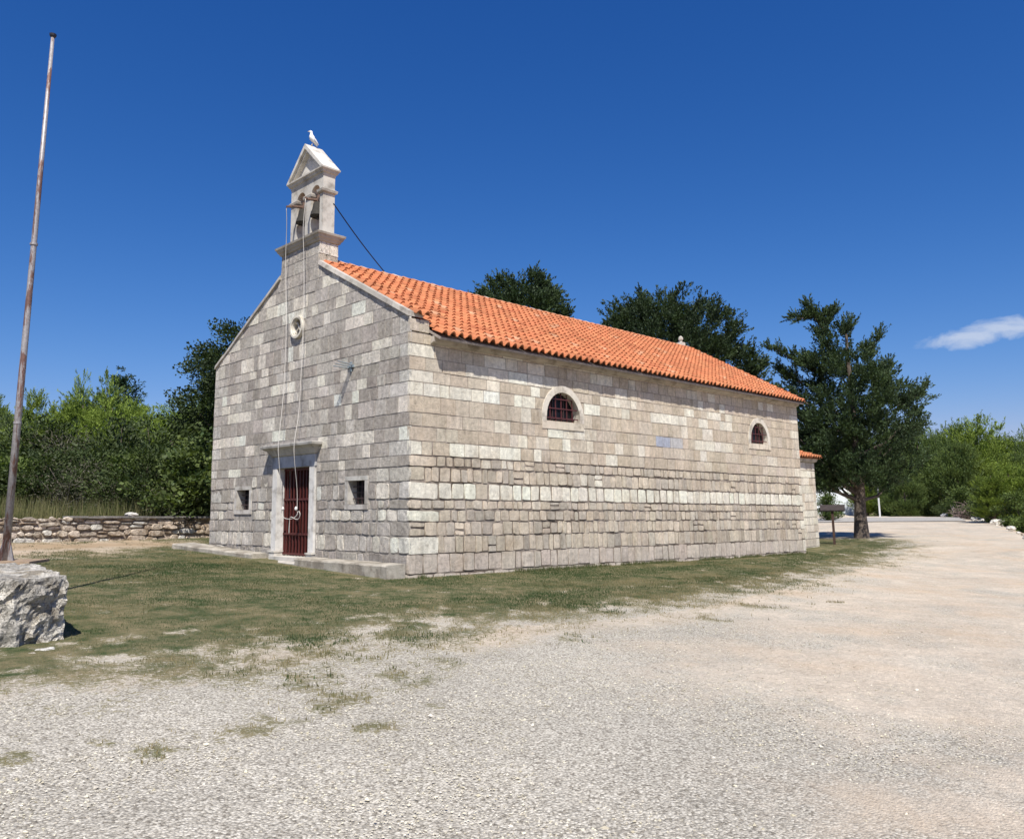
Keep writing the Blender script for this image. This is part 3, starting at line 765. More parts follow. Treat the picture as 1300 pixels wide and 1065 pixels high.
def raking(mb, y_out, t, xo, xi, lo):
    for (a, sgn) in ((ya0, 1), (ya1, -1)):
        A = [(xo, a, pz+lo), (xo, yc_, az+lo), (xo, yc_, az-t+lo), (xo, a+sgn*t*.85, pz+lo)]
        B = [(xi, y, z) for _, y, z in A]
        q = [A, B]; mb.rings(q if sgn > 0 else [B, A])
raking(mb, 0, .13, -.02, .50, .0)
raking(mb, 0, .20, .04, .45, -.01)
mb.build('pediment', M['dressed'], belf)

# ---- windows on the side
def arch_pts(cx, cz, r, sill, n=18):
    return [(cx-r, sill)] + [(cx+r*math.cos(t), cz+r*math.sin(t)) for t in np.linspace(PI, 0, n)] + [(cx+r, sill)]
for wi, (cx, cz, r, sill) in enumerate(ARCH):
    mb = MB(); n = 18; inn = arch_pts(cx, cz, r, sill, n); ro_ = r+RING; out = arch_pts(cx, cz, ro_, sill, n)
    seg = [0, 1, 4, 7, 9, 12, 15, 18, 19] if wi == 0 else [0, 1, 5, 9, 10, 14, 18, 19]
    for a, b in zip(seg[:-1], seg[1:]):
        mb.cur = tuple(jit((.64, .59, .50), .05)); dx = .0
        for i in range(a, b):
            (xa, za), (xb, zb), (xc, zc), (xd, zd) = inn[i], inn[i+1], out[i+1], out[i]
            k = .004 if i == a else 0
            vs = [(x, y, z) for y in (-.016-.004*(a % 2), .42) for x, z in ((xa, za), (xb, zb), (xc, zc), (xd, zd))]
            mb.add(vs, [(0, 1, 2, 3), (0, 4, 5, 1), (2, 6, 7, 3), (1, 5, 6, 2), (0, 3, 7, 4), (7, 6, 5, 4)])
    x = cx-ro_
    for ln in (.52, .30, .86):
        ln = ln*2*ro_/1.68
        mb.cur = tuple(jit((.62, .55, .44), .05)); mb.box((x+.004, -.018, sill-.19), (x+ln-.004, .42, sill-.002)); x += ln
    win = mb.build('arched_window', M['dressed'], church)
    tag(win, 'larger arched window nearer the corner' if wi == 0 else 'arched window near the far end of the side wall')
    g = MB(); g.cur = (.10, .028, .028)
    for k in range(5 if wi == 0 else 4):
        nn = 5 if wi == 0 else 4
        x = cx-r+(k+1)*2*r/(nn+1); zt = cz+math.sqrt(max(r*r-(x-cx)**2, 0))
        g.box((x-.011, .055, sill), (x+.011, .077, zt-.005))
    for zz in (sill+.10, sill+.34, sill+.58):
        hx = r if zz < cz else math.sqrt(max(r*r-(zz-cz)**2, 0))
        g.box((cx-hx+.005, .04, zz-.012), (cx+hx-.005, .054, zz+.012))
    g.build('grille', M['iron'], win)
    g = MB(); g.cur = (1, 1, 1); g.box((cx-r-.05, .20, sill-.02), (cx+r+.05, .21, cz+r+.05)); g.build('pane', M['glass'], win)
    g = MB(); g.cur = (.05, .03, .03)
    for x in (cx-.012-r*.33, cx-.012+r*.33): g.box((x, .17, sill), (x+.03, .199, cz+r*.93))
    g.box((cx-r, .165, cz-.03), (cx+r, .202, cz))
    g.build('window_frame', M['iron'], win)
# ---- small square windows in front
for wi, (a, b, c, d) in enumerate(HOLES[:2]):
    mb = MB()
    def sl(y0, y1, z0, z1):
        mb.cur = tuple(jit((.52, .49, .44), .05)); mb.box((-.012, y0+.003, z0+.003), (.40, y1-.003, z1-.003))
    s = SUR+.01
    sl(a-s, a, c, d); sl(b, b+s, c, d); sl(a-s, b+s, d, d+s*.85); sl(a-s, b+s, c-s*.95, c)
    win = mb.build('square_window', M['dressed'], church)
    tag(win, 'small square window right of the gate' if wi == 0 else 'small square window left of the gate')
    g = MB(); g.cur = (.05, .03, .03)
    for k in range(3):
        y = a+(k+1)*(b-a)/4; g.box((.15, y-.011, c), (.172, y+.011, d))
    for k in range(3):
        z = c+(k+1)*(d-c)/4; g.box((.135, a, z-.01), (.149, b, z+.01))
    g.build('grille', M['iron'], win)
    g = MB(); g.box((.235, a-.05, c-.05), (.245, b+.05, d+.05)); g.build('pane', M['glass'], win)
# ---- oculus
mb = MB(); mb.cur = (.66, .62, .53); n = 28
def ring(mb, yc, zc, r0, r1, x0, x1):
    for i in range(n):
        t0, t1 = 2*PI*i/n, 2*PI*(i+1)/n
        vs = [(x, yc+r*math.cos(t), zc+r*math.sin(t)) for x in (x0, x1) for r, t in ((r0, t0), (r1, t0), (r1, t1), (r0, t1))]
        mb.add(vs, [(0, 3, 2, 1), (4, 5, 6, 7), (0, 4, 7, 3), (1, 2, 6, 5)])
ring(mb, OC[0], OC[1], .235, .29, -.085, .05); ring(mb, OC[0], OC[1], .205, .234, -.055, .18)
oc = mb.build('oculus', M['dressed'], church)
mb = MB(); mb.cur = (.62, .58, .5)
for k in range(4):
    t = PI/4+k*PI/2; p = []
    for i in range(6):
        rr = .2*i/5; tt = t+.25*math.sin(i/5*PI); p.append((.02, OC[0]+rr*math.cos(tt), OC[1]+rr*math.sin(tt)))
    mb.tube(p, [.022, .018, .016, .018, .026, .04], 6)
mb.build('tracery', M['dressed'], oc)
g = MB(); g.box((.13, OC[0]-.21, OC[1]-.21), (.14, OC[0]+.21, OC[1]+.21)); g.build('pane', M['glass'], oc)

# ---- doorway
mb = MB(); mb.cur = (.46, .46, .46); mb.box((-.05, 3.50, 2.42), (.45, 5.48, 2.70)); dw = mb.build('doorway', M['dressed'], church)
for y0, y1 in ((3.52, 3.74), (5.24, 5.46)):
    mb = MB(); mb.cur = (.66, .64, .60); mb.box((-.045, y0, .40), (.45, y1, 2.418))
    jb = mb.build('door_jamb', M['dressed'], dw)
    mb = MB(); mb.cur = (.60, .57, .51); mb.rings([[(x-p, y0-.015-p, z), (.44, y0-.015-p, z), (.44, y1+.015+p, z), (x-p, y1+.015+p, z)] for x, z, p in ((-.085, .12, 0), (-.085, .34, 0), (-.085, .36, .02), (-.085, .395, .02))])
    mb.build('jamb_base', M['dressed'], dw)
mb = MB(); mb.cur = (.46, .44, .40)
mb.loft3(-.03, .05, 3.53, 5.45, [(2.70, .0), (2.73, .06), (2.76, .07), (2.86, .14), (2.90, .21), (2.92, .25), (2.975, .26), (2.99, .25)])
mb.build('door_cornice', M['dressed'], dw)
mb = MB(); mb.cur = (.55, .52, .46); mb.box((-.14, 3.60, .05), (.44, 5.38, .27)); mb.cur = (.5, .47, .42); mb.box((-.50, 3.45, -.1), (-.145, 5.60, .18), .01)
mb.build('threshold', M['dressed'], dw)
BR = (.085, .018, .015)
g = MB(); g.cur = BR; gy0, gy1, gz0, gz1 = 3.755, 5.225, .30, 2.41; gx = .16
for y in (gy0, gy1-.05): g.box((gx, y, gz0), (gx+.045, y+.05, gz1))
for z in (gz0, .78, 1.62, gz1-.06): g.box((gx-.012, gy0, z), (gx+.0, gy1, z+.05))
nb = 10
for k in range(1, nb):
    y = gy0+k*(gy1-gy0)/nb; g.box((gx+.002, y-.016, gz0), (gx+.034, y+.016, gz1-.05))
yc2 = (gy0+gy1)/2
gate = g.build('gate', M['iron'], church)
g = MB(); g.cur = (.04, .012, .012); g.box((gx-.03, yc2-.02, 1.12), (gx-.013, yc2+.11, 1.32)); g.build('lock', M['iron'], gate)
g = MB(); g.cur = (.05, .013, .011)
for k in range(8):
    y = gy0+k*(gy1-gy0)/8; g.box((gx+.12, y+.004, .28), (gx+.16, y+(gy1-gy0)/8-.004, 1.66))
g.box((gx+.165, gy0, .28), (gx+.18, gy1, 2.42)); g.build('door', M['wood'], church)
# ---- benches
def bench(y0, y1, z0t, z1t, dep0, dep1, label):
    n = 14; rings = []
    for i in range(n+1):
        t = i/n; y = y0+(y1-y0)*t; zt = z0t+(z1t-z0t)*t + random.uniform(-.008, .008); d = dep0+(dep1-dep0)*t+random.uniform(-.015, .015)
        zb = gz(-d, y)-.12
        rings.append([(-.075, y, zb), (-d, y, zb), (-d-.01, y, zt-.03), (-d+.02, y, zt), (-.075, y, zt+.005)])
    mb = MB(); mb.cur = (.46, .42, .35); mb.rings(rings)
    o = mb.build('stone_bench', M['bench'], None, (-.3, (y0+y1)/2, gz(-.3, (y0+y1)/2)))
    return tag(o, label, 'bench', 'low stone benches along the chapel front')
M['bench'] = tinted('bench_stone', var=(.75, 1.15), scale=4, bscale=25, bstr=.8, bdist=.02, pits=.4, stain=(2.5, .45, .6, (.62, .6, .58)))
bench(.02, 3.45, .29, .31, .52, .56, 'low stone bench along the wall right of the gate, reaching the corner')
bench(5.62, 9.75, .32, .48, .45, .70, 'low stone bench along the wall left of the gate')

# ---- bracket on the facade
by, bz = 2.12, 4.62
br = empty('wall_bracket', (-.02, by, bz), label='small blue-grey metal bracket with three thin arms fixed high on the chapel front', cat='bracket')
g = MB(); g.cur = (.22, .27, .30)
g.box((-.04, by-.11, bz-.03), (-.0, by+.11, bz+.03)); g.box((-.03, by-.03, bz-.12), (-.0, by+.03, bz+.10))
o = g.build('back_plate', M['iron'], None); o.parent = br; o.location = (.02, -by, -bz)
for dy in (-.09, 0., .09):
    g = MB(); g.cur = (.25, .28, .30); g.tube([(-.03, by+dy*.8, bz+.0-dy*.3), (-.40, by+dy+.04, bz+.03-dy*.5)], .015, 6)
    o = g.build('arm', M['iron'], None); o.parent = br; o.location = (.02, -by, -bz)

# ---- bells
def bell(y, label, ex, ey, tipz):
    r = empty('bell', (.25, y, 8.85), label=label, cat='bell', group='bells in the bell gable')
    loc = (-.25, -y, -8.85)
    mb = MB(); mb.cur = (.045, .042, .036)
    mb.lathe((.155, y, 8.80), [(.195, -.06), (.19, -.03), (.165, .05), (.14, .14), (.125, .25), (.10, .31), (.03, .335)], 18)
    o = mb.build('bell_body', M['bronze'], r, smooth=True); o.location = loc
    mb = MB(); mb.cur = (.24, .16, .12)
    mb.box((.14, y-.195, 9.13), (.27, y+.195, 9.24)); mb.box((.16, y-.07, 9.2), (.25, y+.07, 9.33))
    o = mb.build('yoke', M['wood'], r); o.location = loc
    mb = MB(); mb.cur = (.20, .13, .10)
    mb.tube([(.2, y+.05, 9.2), (-.15, y+.08+ey*.3, 9.14), (ex, y+ey, tipz)], [.04, .035, .03], 6)
    o = mb.build('lever', M['wood'], r); o.location = loc
    mb = MB(); mb.cur = (.08, .08, .08)
    mb.tube([(.2, y, 9.0), (.17, y+.02, 8.70)], .012, 6); mb.lathe((.17, y+.02, 8.66), [(.01, 0), (.035, .02), (.035, .06), (.01, .08)], 8)
    o = mb.build('clapper', M['bronze'], r); o.location = loc
    return r
bell(4.64, 'dark bronze bell in the left opening of the bell gable', -.42, -.19+.02, 9.0)
bell(3.95, 'dark bronze bell in the right opening of the bell gable', -.30, -.17, 9.07)
# ---- ropes
def rope(pts, label, r=.0075, name='bell_rope', cat='rope', col=(.62, .59, .54), n=6, mat='rope'):
    mb = MB(); mb.cur = col; mb.tube(pts, r, n); p = pts[-1]
    return tag(mb.build(name, M[mat], None, tuple(map(float, p)), smooth=True), label, cat)
r1 = [(-.42, 4.50, 8.99), (-.33, 4.62, 8.6), (-.25, 4.76, 8.2), (-.20, 4.85, 7.6), (-.17, 4.78, 6), (-.2, 4.77, 4.3), (-.33, 4.71, 3.02), (-.30, 4.72, 2.6), (-.18, 4.80, 1.9), (-.12, 4.84, 1.42),
      (-.11, 4.87, 1.30), (-.08, 4.78, 1.20), (-.06, 4.60, 1.17), (-.05, 4.42, 1.19), (-.05, 4.24, 1.28), (-.05, 4.16, 1.36), (-.05, 4.10, 1.28), (-.05, 4.16, 1.18), (-.05, 4.30, 1.17), (-.06, 4.52, 1.22), (-.05, 4.58, 1.05), (-.06, 4.57, .82)]
r2 = [(-.30, 3.79, 9.05), (-.27, 3.90, 8.6), (-.25, 3.95, 8.2), (-.19, 3.98, 7.5), (-.15, 4.00, 6.1), (-.18, 4.04, 3.9), (-.32, 3.98, 3.02), (-.30, 4.0, 2.6), (-.12, 4.15, 1.9), (-.06, 4.22, 1.42), (-.05, 4.22, 1.28), (-.05, 4.40, 1.18)]
def smooth_path(p, k=4):
    p = np.array(p, float); q = []
    for i in range(len(p)-1):
        a = p[max(i-1, 0)]; b = p[i]; c = p[i+1]; d = p[min(i+2, len(p)-1)]
        for t in np.linspace(0, 1, k, endpoint=False):
            q.append(.5*((2*b)+(-a+c)*t+(2*a-5*b+4*c-d)*t*t+(-a+3*b-3*c+d)*t**3))
    q.append(p[-1]); return q
rp = rope(smooth_path(r1), 'left-hand white bell rope, looped at the gate with a loose tail')
rp2 = rope(smooth_path(r2), 'right-hand white bell rope hanging straight down to the gate')
g = MB(); g.cur = (.7, .68, .63)
for y, z in ((4.84, 1.42), (4.22, 1.42)):
    g2 = MB(); g2.cur = (.72, .70, .66); g2.lathe((-.09, y, z-.05), [(.01, 0), (.035, .02), (.04, .05), (.03, .08), (.012, .1)], 8)
    k = g2.build('knot', M['rope'], rp if y > 4.5 else rp2, smooth=True); k.location = -np.array((rp if y > 4.5 else rp2).location)
rope([(-.28, 4.93, 9.1), (-.16, 4.94, 8.22)], 'short white rope end hanging left of the bell gable', .012) if False else None
# cable from the bell gable to the ridge
a_, b_ = np.array((.38, 3.59, 9.05)), np.array((2.63, 4.48, 7.93))
rope([a_+(b_-a_)*t-np.array((0, 0, .05))*math.sin(PI*t) for t in np.linspace(0, 1, 9)], 'black cable slanting from the bell gable down to the roof ridge', .015, 'cable', 'cable', (.015, .015, .018), mat='plain')

# ---- gull
def gull(loc):
    prof = [(-.13, -.01, .012), (-.11, .03, .03), (-.07, .075, .058), (-.01, .13, .082), (.03, .19, .086), (.05, .25, .068), (.052, .30, .044), (.054, .335, .038), (.064, .37, .046), (.088, .385, .037), (.12, .378, .014), (.165, .366, .004)]
    # spine points (forward, up, radius): tail to beak
    mb = MB(); rs = []; n = 14
    P = [np.array((0, f, u)) for f, u, r in prof]
    for i, (f, u, r) in enumerate(prof):
        t = P[min(i+1, len(P)-1)]-P[max(i-1, 0)]; t /= np.linalg.norm(t); b = np.cross(t, (1, 0, 0))
        rs.append([P[i]+r*(math.cos(2*PI*k/n)*np.array((1., 0, 0))+math.sin(2*PI*k/n)*b*(1 if i > 3 else .8)) for k in range(n)])
    mb.cur = (.8, .79, .76); mb.rings(rs)
    # beak colour on last rings
    mb.c = [((.75, .5, .12) if p[1] > .122 else (.8, .79, .76)) for p in mb.v]
    Z = Matrix.Rotation(math.radians(62), 4, 'Z')
    r = empty('gull', loc, label='white gull standing on top of the bell gable', cat='gull'); r.scale = (.88, .88, .88); r.rotation_euler = (0, 0, math.radians(75))
    o = mb.build('gull_body', M['feather'], r, smooth=True); o.location = (0, 0, .06)
    for s in (-1, 1):
        w_ = MB(); w_.cur = (.62, .63, .64)
        w_.rings([[(s*(.062+.02*math.sin(k/5*PI)) , -.15+.17*k/5, .0+.20*k/5-hh*(.02+.035*math.sin(k/5*PI))) for hh in (-1, 1)] + [(s*(.088+.012*math.sin(k/5*PI)), -.15+.17*k/5, .0+.20*k/5)] for k in range(6)])
        o = w_.build('wing', M['feather'], r, smooth=True); o.location = (0, 0, .05)
        w_ = MB(); w_.cur = (.5, .4, .25); w_.tube([(s*.025, .03, .07), (s*.028, .03, .0)], .008, 6); w_.box((s*.028-.015, .02, -.003), (s*.028+.015, .07, .006)); o = w_.build('leg', M['feather'], r)
        w_ = MB(); w_.cur = (.02, .02, .02); w_.lathe((s*.036, .095, .45), [(.001, -.007), (.007, 0), (.001, .007)], 6); o = w_.build('eye', M['plain'], r)
gull((.22, yc_, az+.004))

# ------------------------------------------------------------------ flagpole and its plinth
def rock(P, zt, zb, name, mat, label, cat, amp=.07, group=None, col=(.5, .47, .41), res=.05):
    """rough block from a footprint quad"""
    P = np.array(P, float); c = P.mean(0); n = []
    per = []; 
    for i in range(len(P)):
        a, b = P[i], P[(i+1) % len(P)]; k = max(2, int(np.linalg.norm(b-a)/res))
        per += [a+(b-a)*t for t in np.linspace(0, 1, k, endpoint=False)]
    per = np.array(per); m_ = len(per); rows = []
    nz = max(3, int((zt-zb)/res))
    prof = [(1-(0.0 if j < nz else .01), zb+(zt-zb)*j/nz) for j in range(nz+1)] + [(s, zt) for s in (.985, .9, .8, .6, .4, .2, .02)]
    for s, z in prof: rows.append(np.column_stack([c+(per-c)*s, np.full(m_, z)]))
    V = np.array(rows)
    nn = (fbm(V*4.5, 4, 70)-.5); n3 = (fbm(V*13, 3, 71)-.5)
    ext = np.zeros_like(V); ext[..., :2] = V[..., :2]-c; L_ = np.linalg.norm(ext, axis=-1, keepdims=True)+1e-6
    sidew = np.zeros(V.shape[:2]); sidew[:nz+1] = 1; sidew[nz-1:nz+1] = .6
    V = V+ext/L_*((nn*amp*2+n3*amp*1.6)*sidew)[..., None]
    V[..., 2] += np.where(np.arange(len(rows))[:, None] > nz, nn*.11+n3*.05, nn*.08)
    idx = np.arange(len(rows)*m_).reshape(len(rows), m_)
    F = np.stack([idx[:-1], np.roll(idx, -1, 1)[:-1], np.roll(idx, -1, 1)[1:], idx[1:]], -1).reshape(-1, 4)
    pale = np.clip((fbm(V.reshape(-1, 3)*3.2, 4, 73)-.42)*5, 0, 1)
    C = mixc(np.array(col)*.82, np.array(col)*1.35, pale)
    loc = (float(c[0]), float(c[1]), zb)
    o = mesh_np(name, V.reshape(-1, 3)-np.array(loc), F, mat, None, loc, col=C)
    return tag(o, label, cat, group)
Bk = [(-7.82, -3.54), (-7.28, -3.33), (-6.83, -.06), (-8.2, .25), (-9.3, -2.4)]
M['plinth'] = tinted('rough_plinth_stone', var=(.65, 1.25), scale=7, bscale=14, bstr=1., bdist=.05, pits=.6, stain=(3.0, .5, .62, (.62, .58, .52)))
rock(Bk, .79, -.15, 'flagpole_plinth', M['plinth'], 'rough pale masonry block carrying the flagpole at the left edge', 'stone block', .085, col=(.50, .47, .41), res=.035)
fx_, fy_ = -7.13, -.19
fp = empty('flagpole', (fx_, fy_, .78), label='tall thin rusty grey flagpole standing on the rough stone block', cat='flagpole')
fp.rotation_euler = (.0085, .0085, 0)
g = MB(); g.cur = (1, 1, 1); g.tube([(0, 0, 0), (0, 0, 2.6), (0, 0, 5.3), (0, 0, 7.78)], [.050, .044, .036, .024], 14); g.build('pole', M['pole'], fp, smooth=True)
for z in (1.9, 4.5):
    g = MB(); g.lathe((0, 0, z), [(.04, 0), (.052, .005), (.052, .035), (.04, .04)], 14); g.build('pole_joint', M['pole'], fp)
g = MB(); g.cur = (.02, .02, .03); g.lathe((0, 0, 7.76), [(.024, 0), (.045, .03), (.05, .06), (.02, .075)], 12); g.build('pole_cap', M['iron'], fp)
g = MB(); g.cur = (.4, .4, .4)
for k in range(4):
    t = k*PI/2+.5; c_, s_ = math.cos(t), math.sin(t)
    g.add([(c_*.04-s_*.006, s_*.04+c_*.006, 0), (c_*.15-s_*.006, s_*.15+c_*.006, 0), (c_*.05-s_*.006, s_*.05+c_*.006, .32), (c_*.04+s_*.006, s_*.04-c_*.006, 0), (c_*.15+s_*.006, s_*.15-c_*.006, 0), (c_*.05+s_*.006, s_*.05-c_*.006, .32)],
          [(0, 1, 2), (5, 4, 3), (0, 3, 4, 1), (1, 4, 5, 2), (2, 5, 3, 0)])
g.build('gusset', M['pole'], fp)
g = MB(); g.cur = (.34, .25, .17); g.box((-.75, -.28, -.0), (.45, .28, .035)); o = g.build('base_plate', M['wood'], fp); o.rotation_euler = (0, 0, math.radians(-40))
# small white rocks
def small_rock(x, y, s, label, group='white stones on the ground', sink=.2, sz=.5):
    g = np.random.default_rng(int(abs(x*100+y*37))); n, m_ = 8, 12; V = []
    for i in range(n+1):
        for j in range(m_):
            t = PI*i/n; p = 2*PI*j/m_; V.append((math.sin(t)*math.cos(p), math.sin(t)*math.sin(p), math.cos(t)))
    V = np.array(V); r = 1+(fbm(V*1.4+x*3, 3, 9)-.5)*1.1; V = V*r[:, None]*np.array((s, s*.7, s*sz))
    idx = np.arange((n+1)*m_).reshape(n+1, m_)
    F = np.stack([idx[:-1], idx[1:], np.roll(idx, -1, 1)[1:], np.roll(idx, -1, 1)[:-1]], -1).reshape(-1, 4)
    o = mesh_np('loose_rock', V, F, M['rubble'], None, (x, y, gz(x, y)+s*sz*sink), col=np.tile([[.72, .69, .62]], (len(V), 1))*np.ones((len(V), 3)))
    o.rotation_euler = (0, 0, x*7)
    return tag(o, label, 'rock', group)
small_rock(-7.58, -3.80, .11, 'flat white stone in the grass just in front of the flagpole block', sz=.3)
small_rock(-7.75, -3.95, .075, 'smaller white stone beside the flat one in front of the flagpole block', sz=.35)
for x, y, s, lb in ((75, 10.9, .45, 'leftmost white rock at the far edge of the gravel, by the dead stump'), (64, 5.5, .42, 'white rock at the gravel edge between stump and bank'), (61.2, 4.4, .3, 'small white rock on the gravel edge beside a larger one'),
                    (55.5, 2.1, .5, 'flat white rock on the bank edge at the right'), (45, -1.0, .32, 'nearest white rock on the grassy bank edge at the far right')):
    small_rock(x, y, s, lb, sz=.5)
for t in range(14):
    x = 33.5+t*2.3+random.uniform(-.6, .6); y = np.interp(x, [33.18, 44.42, 56.1, 61.8, 68.85], [-4.01, -.98, 2.4, 4.91, 7.56])+random.uniform(-.3, .1)
    small_rock(x, y, random.uniform(.08, .22), 'small pale stone along the right-hand edge of the gravel', 'pale stones along the gravel edge')

# ------------------------------------------------------------------ dry stone wall
def dsw():
    P0, P1 = np.array((-11., 11.9)), np.array((14., 16.64)); d = P1-P0; Ln = np.linalg.norm(d); d /= Ln; nrm = np.array((d[1], -d[0]))
    fn = lambda u, w_, z: np.stack([P0[0]+d[0]*u+nrm[0]*w_, P0[1]+d[1]*u+nrm[1]*w_, z+gz_np(P0[0]+d[0]*u, P0[1]+d[1]*u)], -1)
    wl = Wall(fn); hs_ = [-.12, .14, .33, .50, .62, .73]
    for r in range(5):
        u = 0
        while u < Ln:
            ln = random.uniform(.16, .62); z0 = hs_[r]+random.uniform(-.04, .04); z1 = hs_[r+1]+random.uniform(-.04, .04)
            warm = np.clip((u-3)/12, 0, 1)
            c = jit(np.array((.66, .60, .52))*(1-warm)+np.array((.62, .50, .38))*warm, .13)
            if random.random() < .25: c = jit((.76, .73, .66), .06)
            if random.random() < .10:
                zm = (z0+z1)/2+random.uniform(-.03,.03); wl.stone(u+.006, u+ln-.006, z0+.008, zm-.008, c, 1.2, w0=random.uniform(-.03, .03), depth=.10); wl.stone(u+.006, u+ln-.006, zm+.008, z1-.008, jit(c, .1), 1.2, w0=random.uniform(-.03, .03), depth=.14)
            else: wl.stone(u+.006, u+ln-.006, z0+.01, z1-.01, c, 1.3, w0=random.uniform(-.04, .04), depth=.10)
            u += ln
    loc = (float(P0[0]), float(P0[1]), 0)
    root = empty('dry_stone_wall', (float(P0[0]), float(P0[1]), gz(*P0)), label='low dry stone wall of pale rough rubble at the back left, running behind the chapel', cat='stone wall')
    o = wl.build('rubble_face', M['rubble'], root); o.location = -np.array(root.location)
    mb = MB(); mb.cur = (.30, .25, .20)
    for i in range(25):
        a = P0+d*Ln*i/25; b = P0+d*Ln*(i+1)/25
        q = [[(*(p-nrm*.08), gz(*p)-.2), (*(p-nrm*.55), gz(*p)-.2), (*(p-nrm*.55), gz(*p)+.69), (*(p-nrm*.08), gz(*p)+.69)] for p in (a, b)]
        mb.rings(q)
    o = mb.build('wall_core', M['mortar'], root); o.location = -np.array(root.location)
    mb = MB(); 
    for i in range(34):
        u0 = 9.0+i*.48; 
        if u0 > Ln: break
        a = P0+d*u0; b = P0+d*(u0+.47); mb.cur = tuple(jit((.24, .225, .21), .1)); h = random.uniform(.0, .015)
        q = [[(*(p+nrm*.05), gz(*p)+.695+h), (*(p-nrm*.58), gz(*p)+.695+h), (*(p-nrm*.58), gz(*p)+.755+h), (*(p+nrm*.05), gz(*p)+.755+h)] for p in (a, b)]
        mb.rings(q)
    o = mb.build('coping', M['mortar'], root); o.location = -np.array(root.location)
    p = P0+d*(Ln*.43)
    small_rock(float(p[0]-.0), float(p[1]+.2), .32, 'flat white stone lying on top of the dry stone wall', sz=.25).location.z = gz(*p)+.80
dsw()

# ------------------------------------------------------------------ sign, post, shed
sx, sy = 24.8, 1.61-.9; sx, sy = 24.8, 1.45
sg = empty('information_board', (sx, sy, gz(sx, sy)), label='dark wooden information board on one post beyond the chapel end', cat='information board'); sg.rotation_euler = (0, 0, math.radians(20))
g = MB(); g.cur = (.075, .045, .035); g.box((-.05, -.05, -.1), (.05, .05, 1.46)); g.build('post', M['wood'], sg)
g = MB(); g.cur = (.05, .04, .038); g.add([(-.12, -.52, 1.44), (-.12, .50, 1.44), (.32, .50, 1.68), (.32, -.52, 1.68), (-.14, -.52, 1.49), (-.14, .50, 1.49), (.30, .50, 1.73), (.30, -.52, 1.73)],
        [(3, 2, 1, 0), (4, 5, 6, 7), (0, 1, 5, 4), (1, 2, 6, 5), (2, 3, 7, 6), (3, 0, 4, 7)]); bd = g.build('board', M['wood'], sg); 
px_, py_ = at(1116, 78)
g = empty('marker_post', (px_, py_, gz(px_, py_)), label='thin white post standing by the far road in front of the pines', cat='post')
m1 = MB(); m1.cur = (.75, .75, .73); m1.box((-.06, -.06, 0), (.06, .06, 1.9)); m1.build('post', M['plain'], g)
m1 = MB(); m1.cur = (.05, .06, .05); m1.box((-.055, -.055, 1.9), (.055, .055, 2.7)); m1.build('dark_section', M['plain'], g)
m1 = MB(); m1.cur = (.7, .7, .7); m1.box((-.06, -.06, 2.7), (.06, .06, 3.1)); m1.build('post_top', M['plain'], g)
hx, hy = at(1063, 96)
sh = empty('shed', (hx, hy, gz(hx, hy)), label='white flat-roofed shed partly hidden behind the big cypress trunk', cat='shed'); sh.rotation_euler = (0, 0, ya)
g = MB(); g.cur = (.72, .77, .80); g.box((0, -3.4, -.2), (5, 3.6, 3.55)); g.build('wall', M['plain'], sh)
g = MB(); g.cur = (.82, .83, .83); g.box((-.04, -1.9, 1.9), (-.001, -1.0, 3.0)); g.build('panel', M['plain'], sh)
g = MB(); g.cur = (.6, .62, .62); g.box((-.15, -3.6, 3.56), (5.2, 3.8, 3.7)); g.build('roof', M['plain'], sh)
# asphalt road crossing behind
g = MB(); g.cur = (.36, .34, .31); 
pa = [at(1000, 66), at(1100, 65), at(1225, 63)]; pb = [at(1000, 77), at(1100, 77), at(1215, 74)]
g.add([(x, y, gz(x, y)+.045) for x, y in pa+pb], [(0, 1, 4, 3), (1, 2, 5, 4)])
tag(g.build('road', M['mortar'], None), 'pale grey road strip crossing beyond the trees', None, None, 'structure')

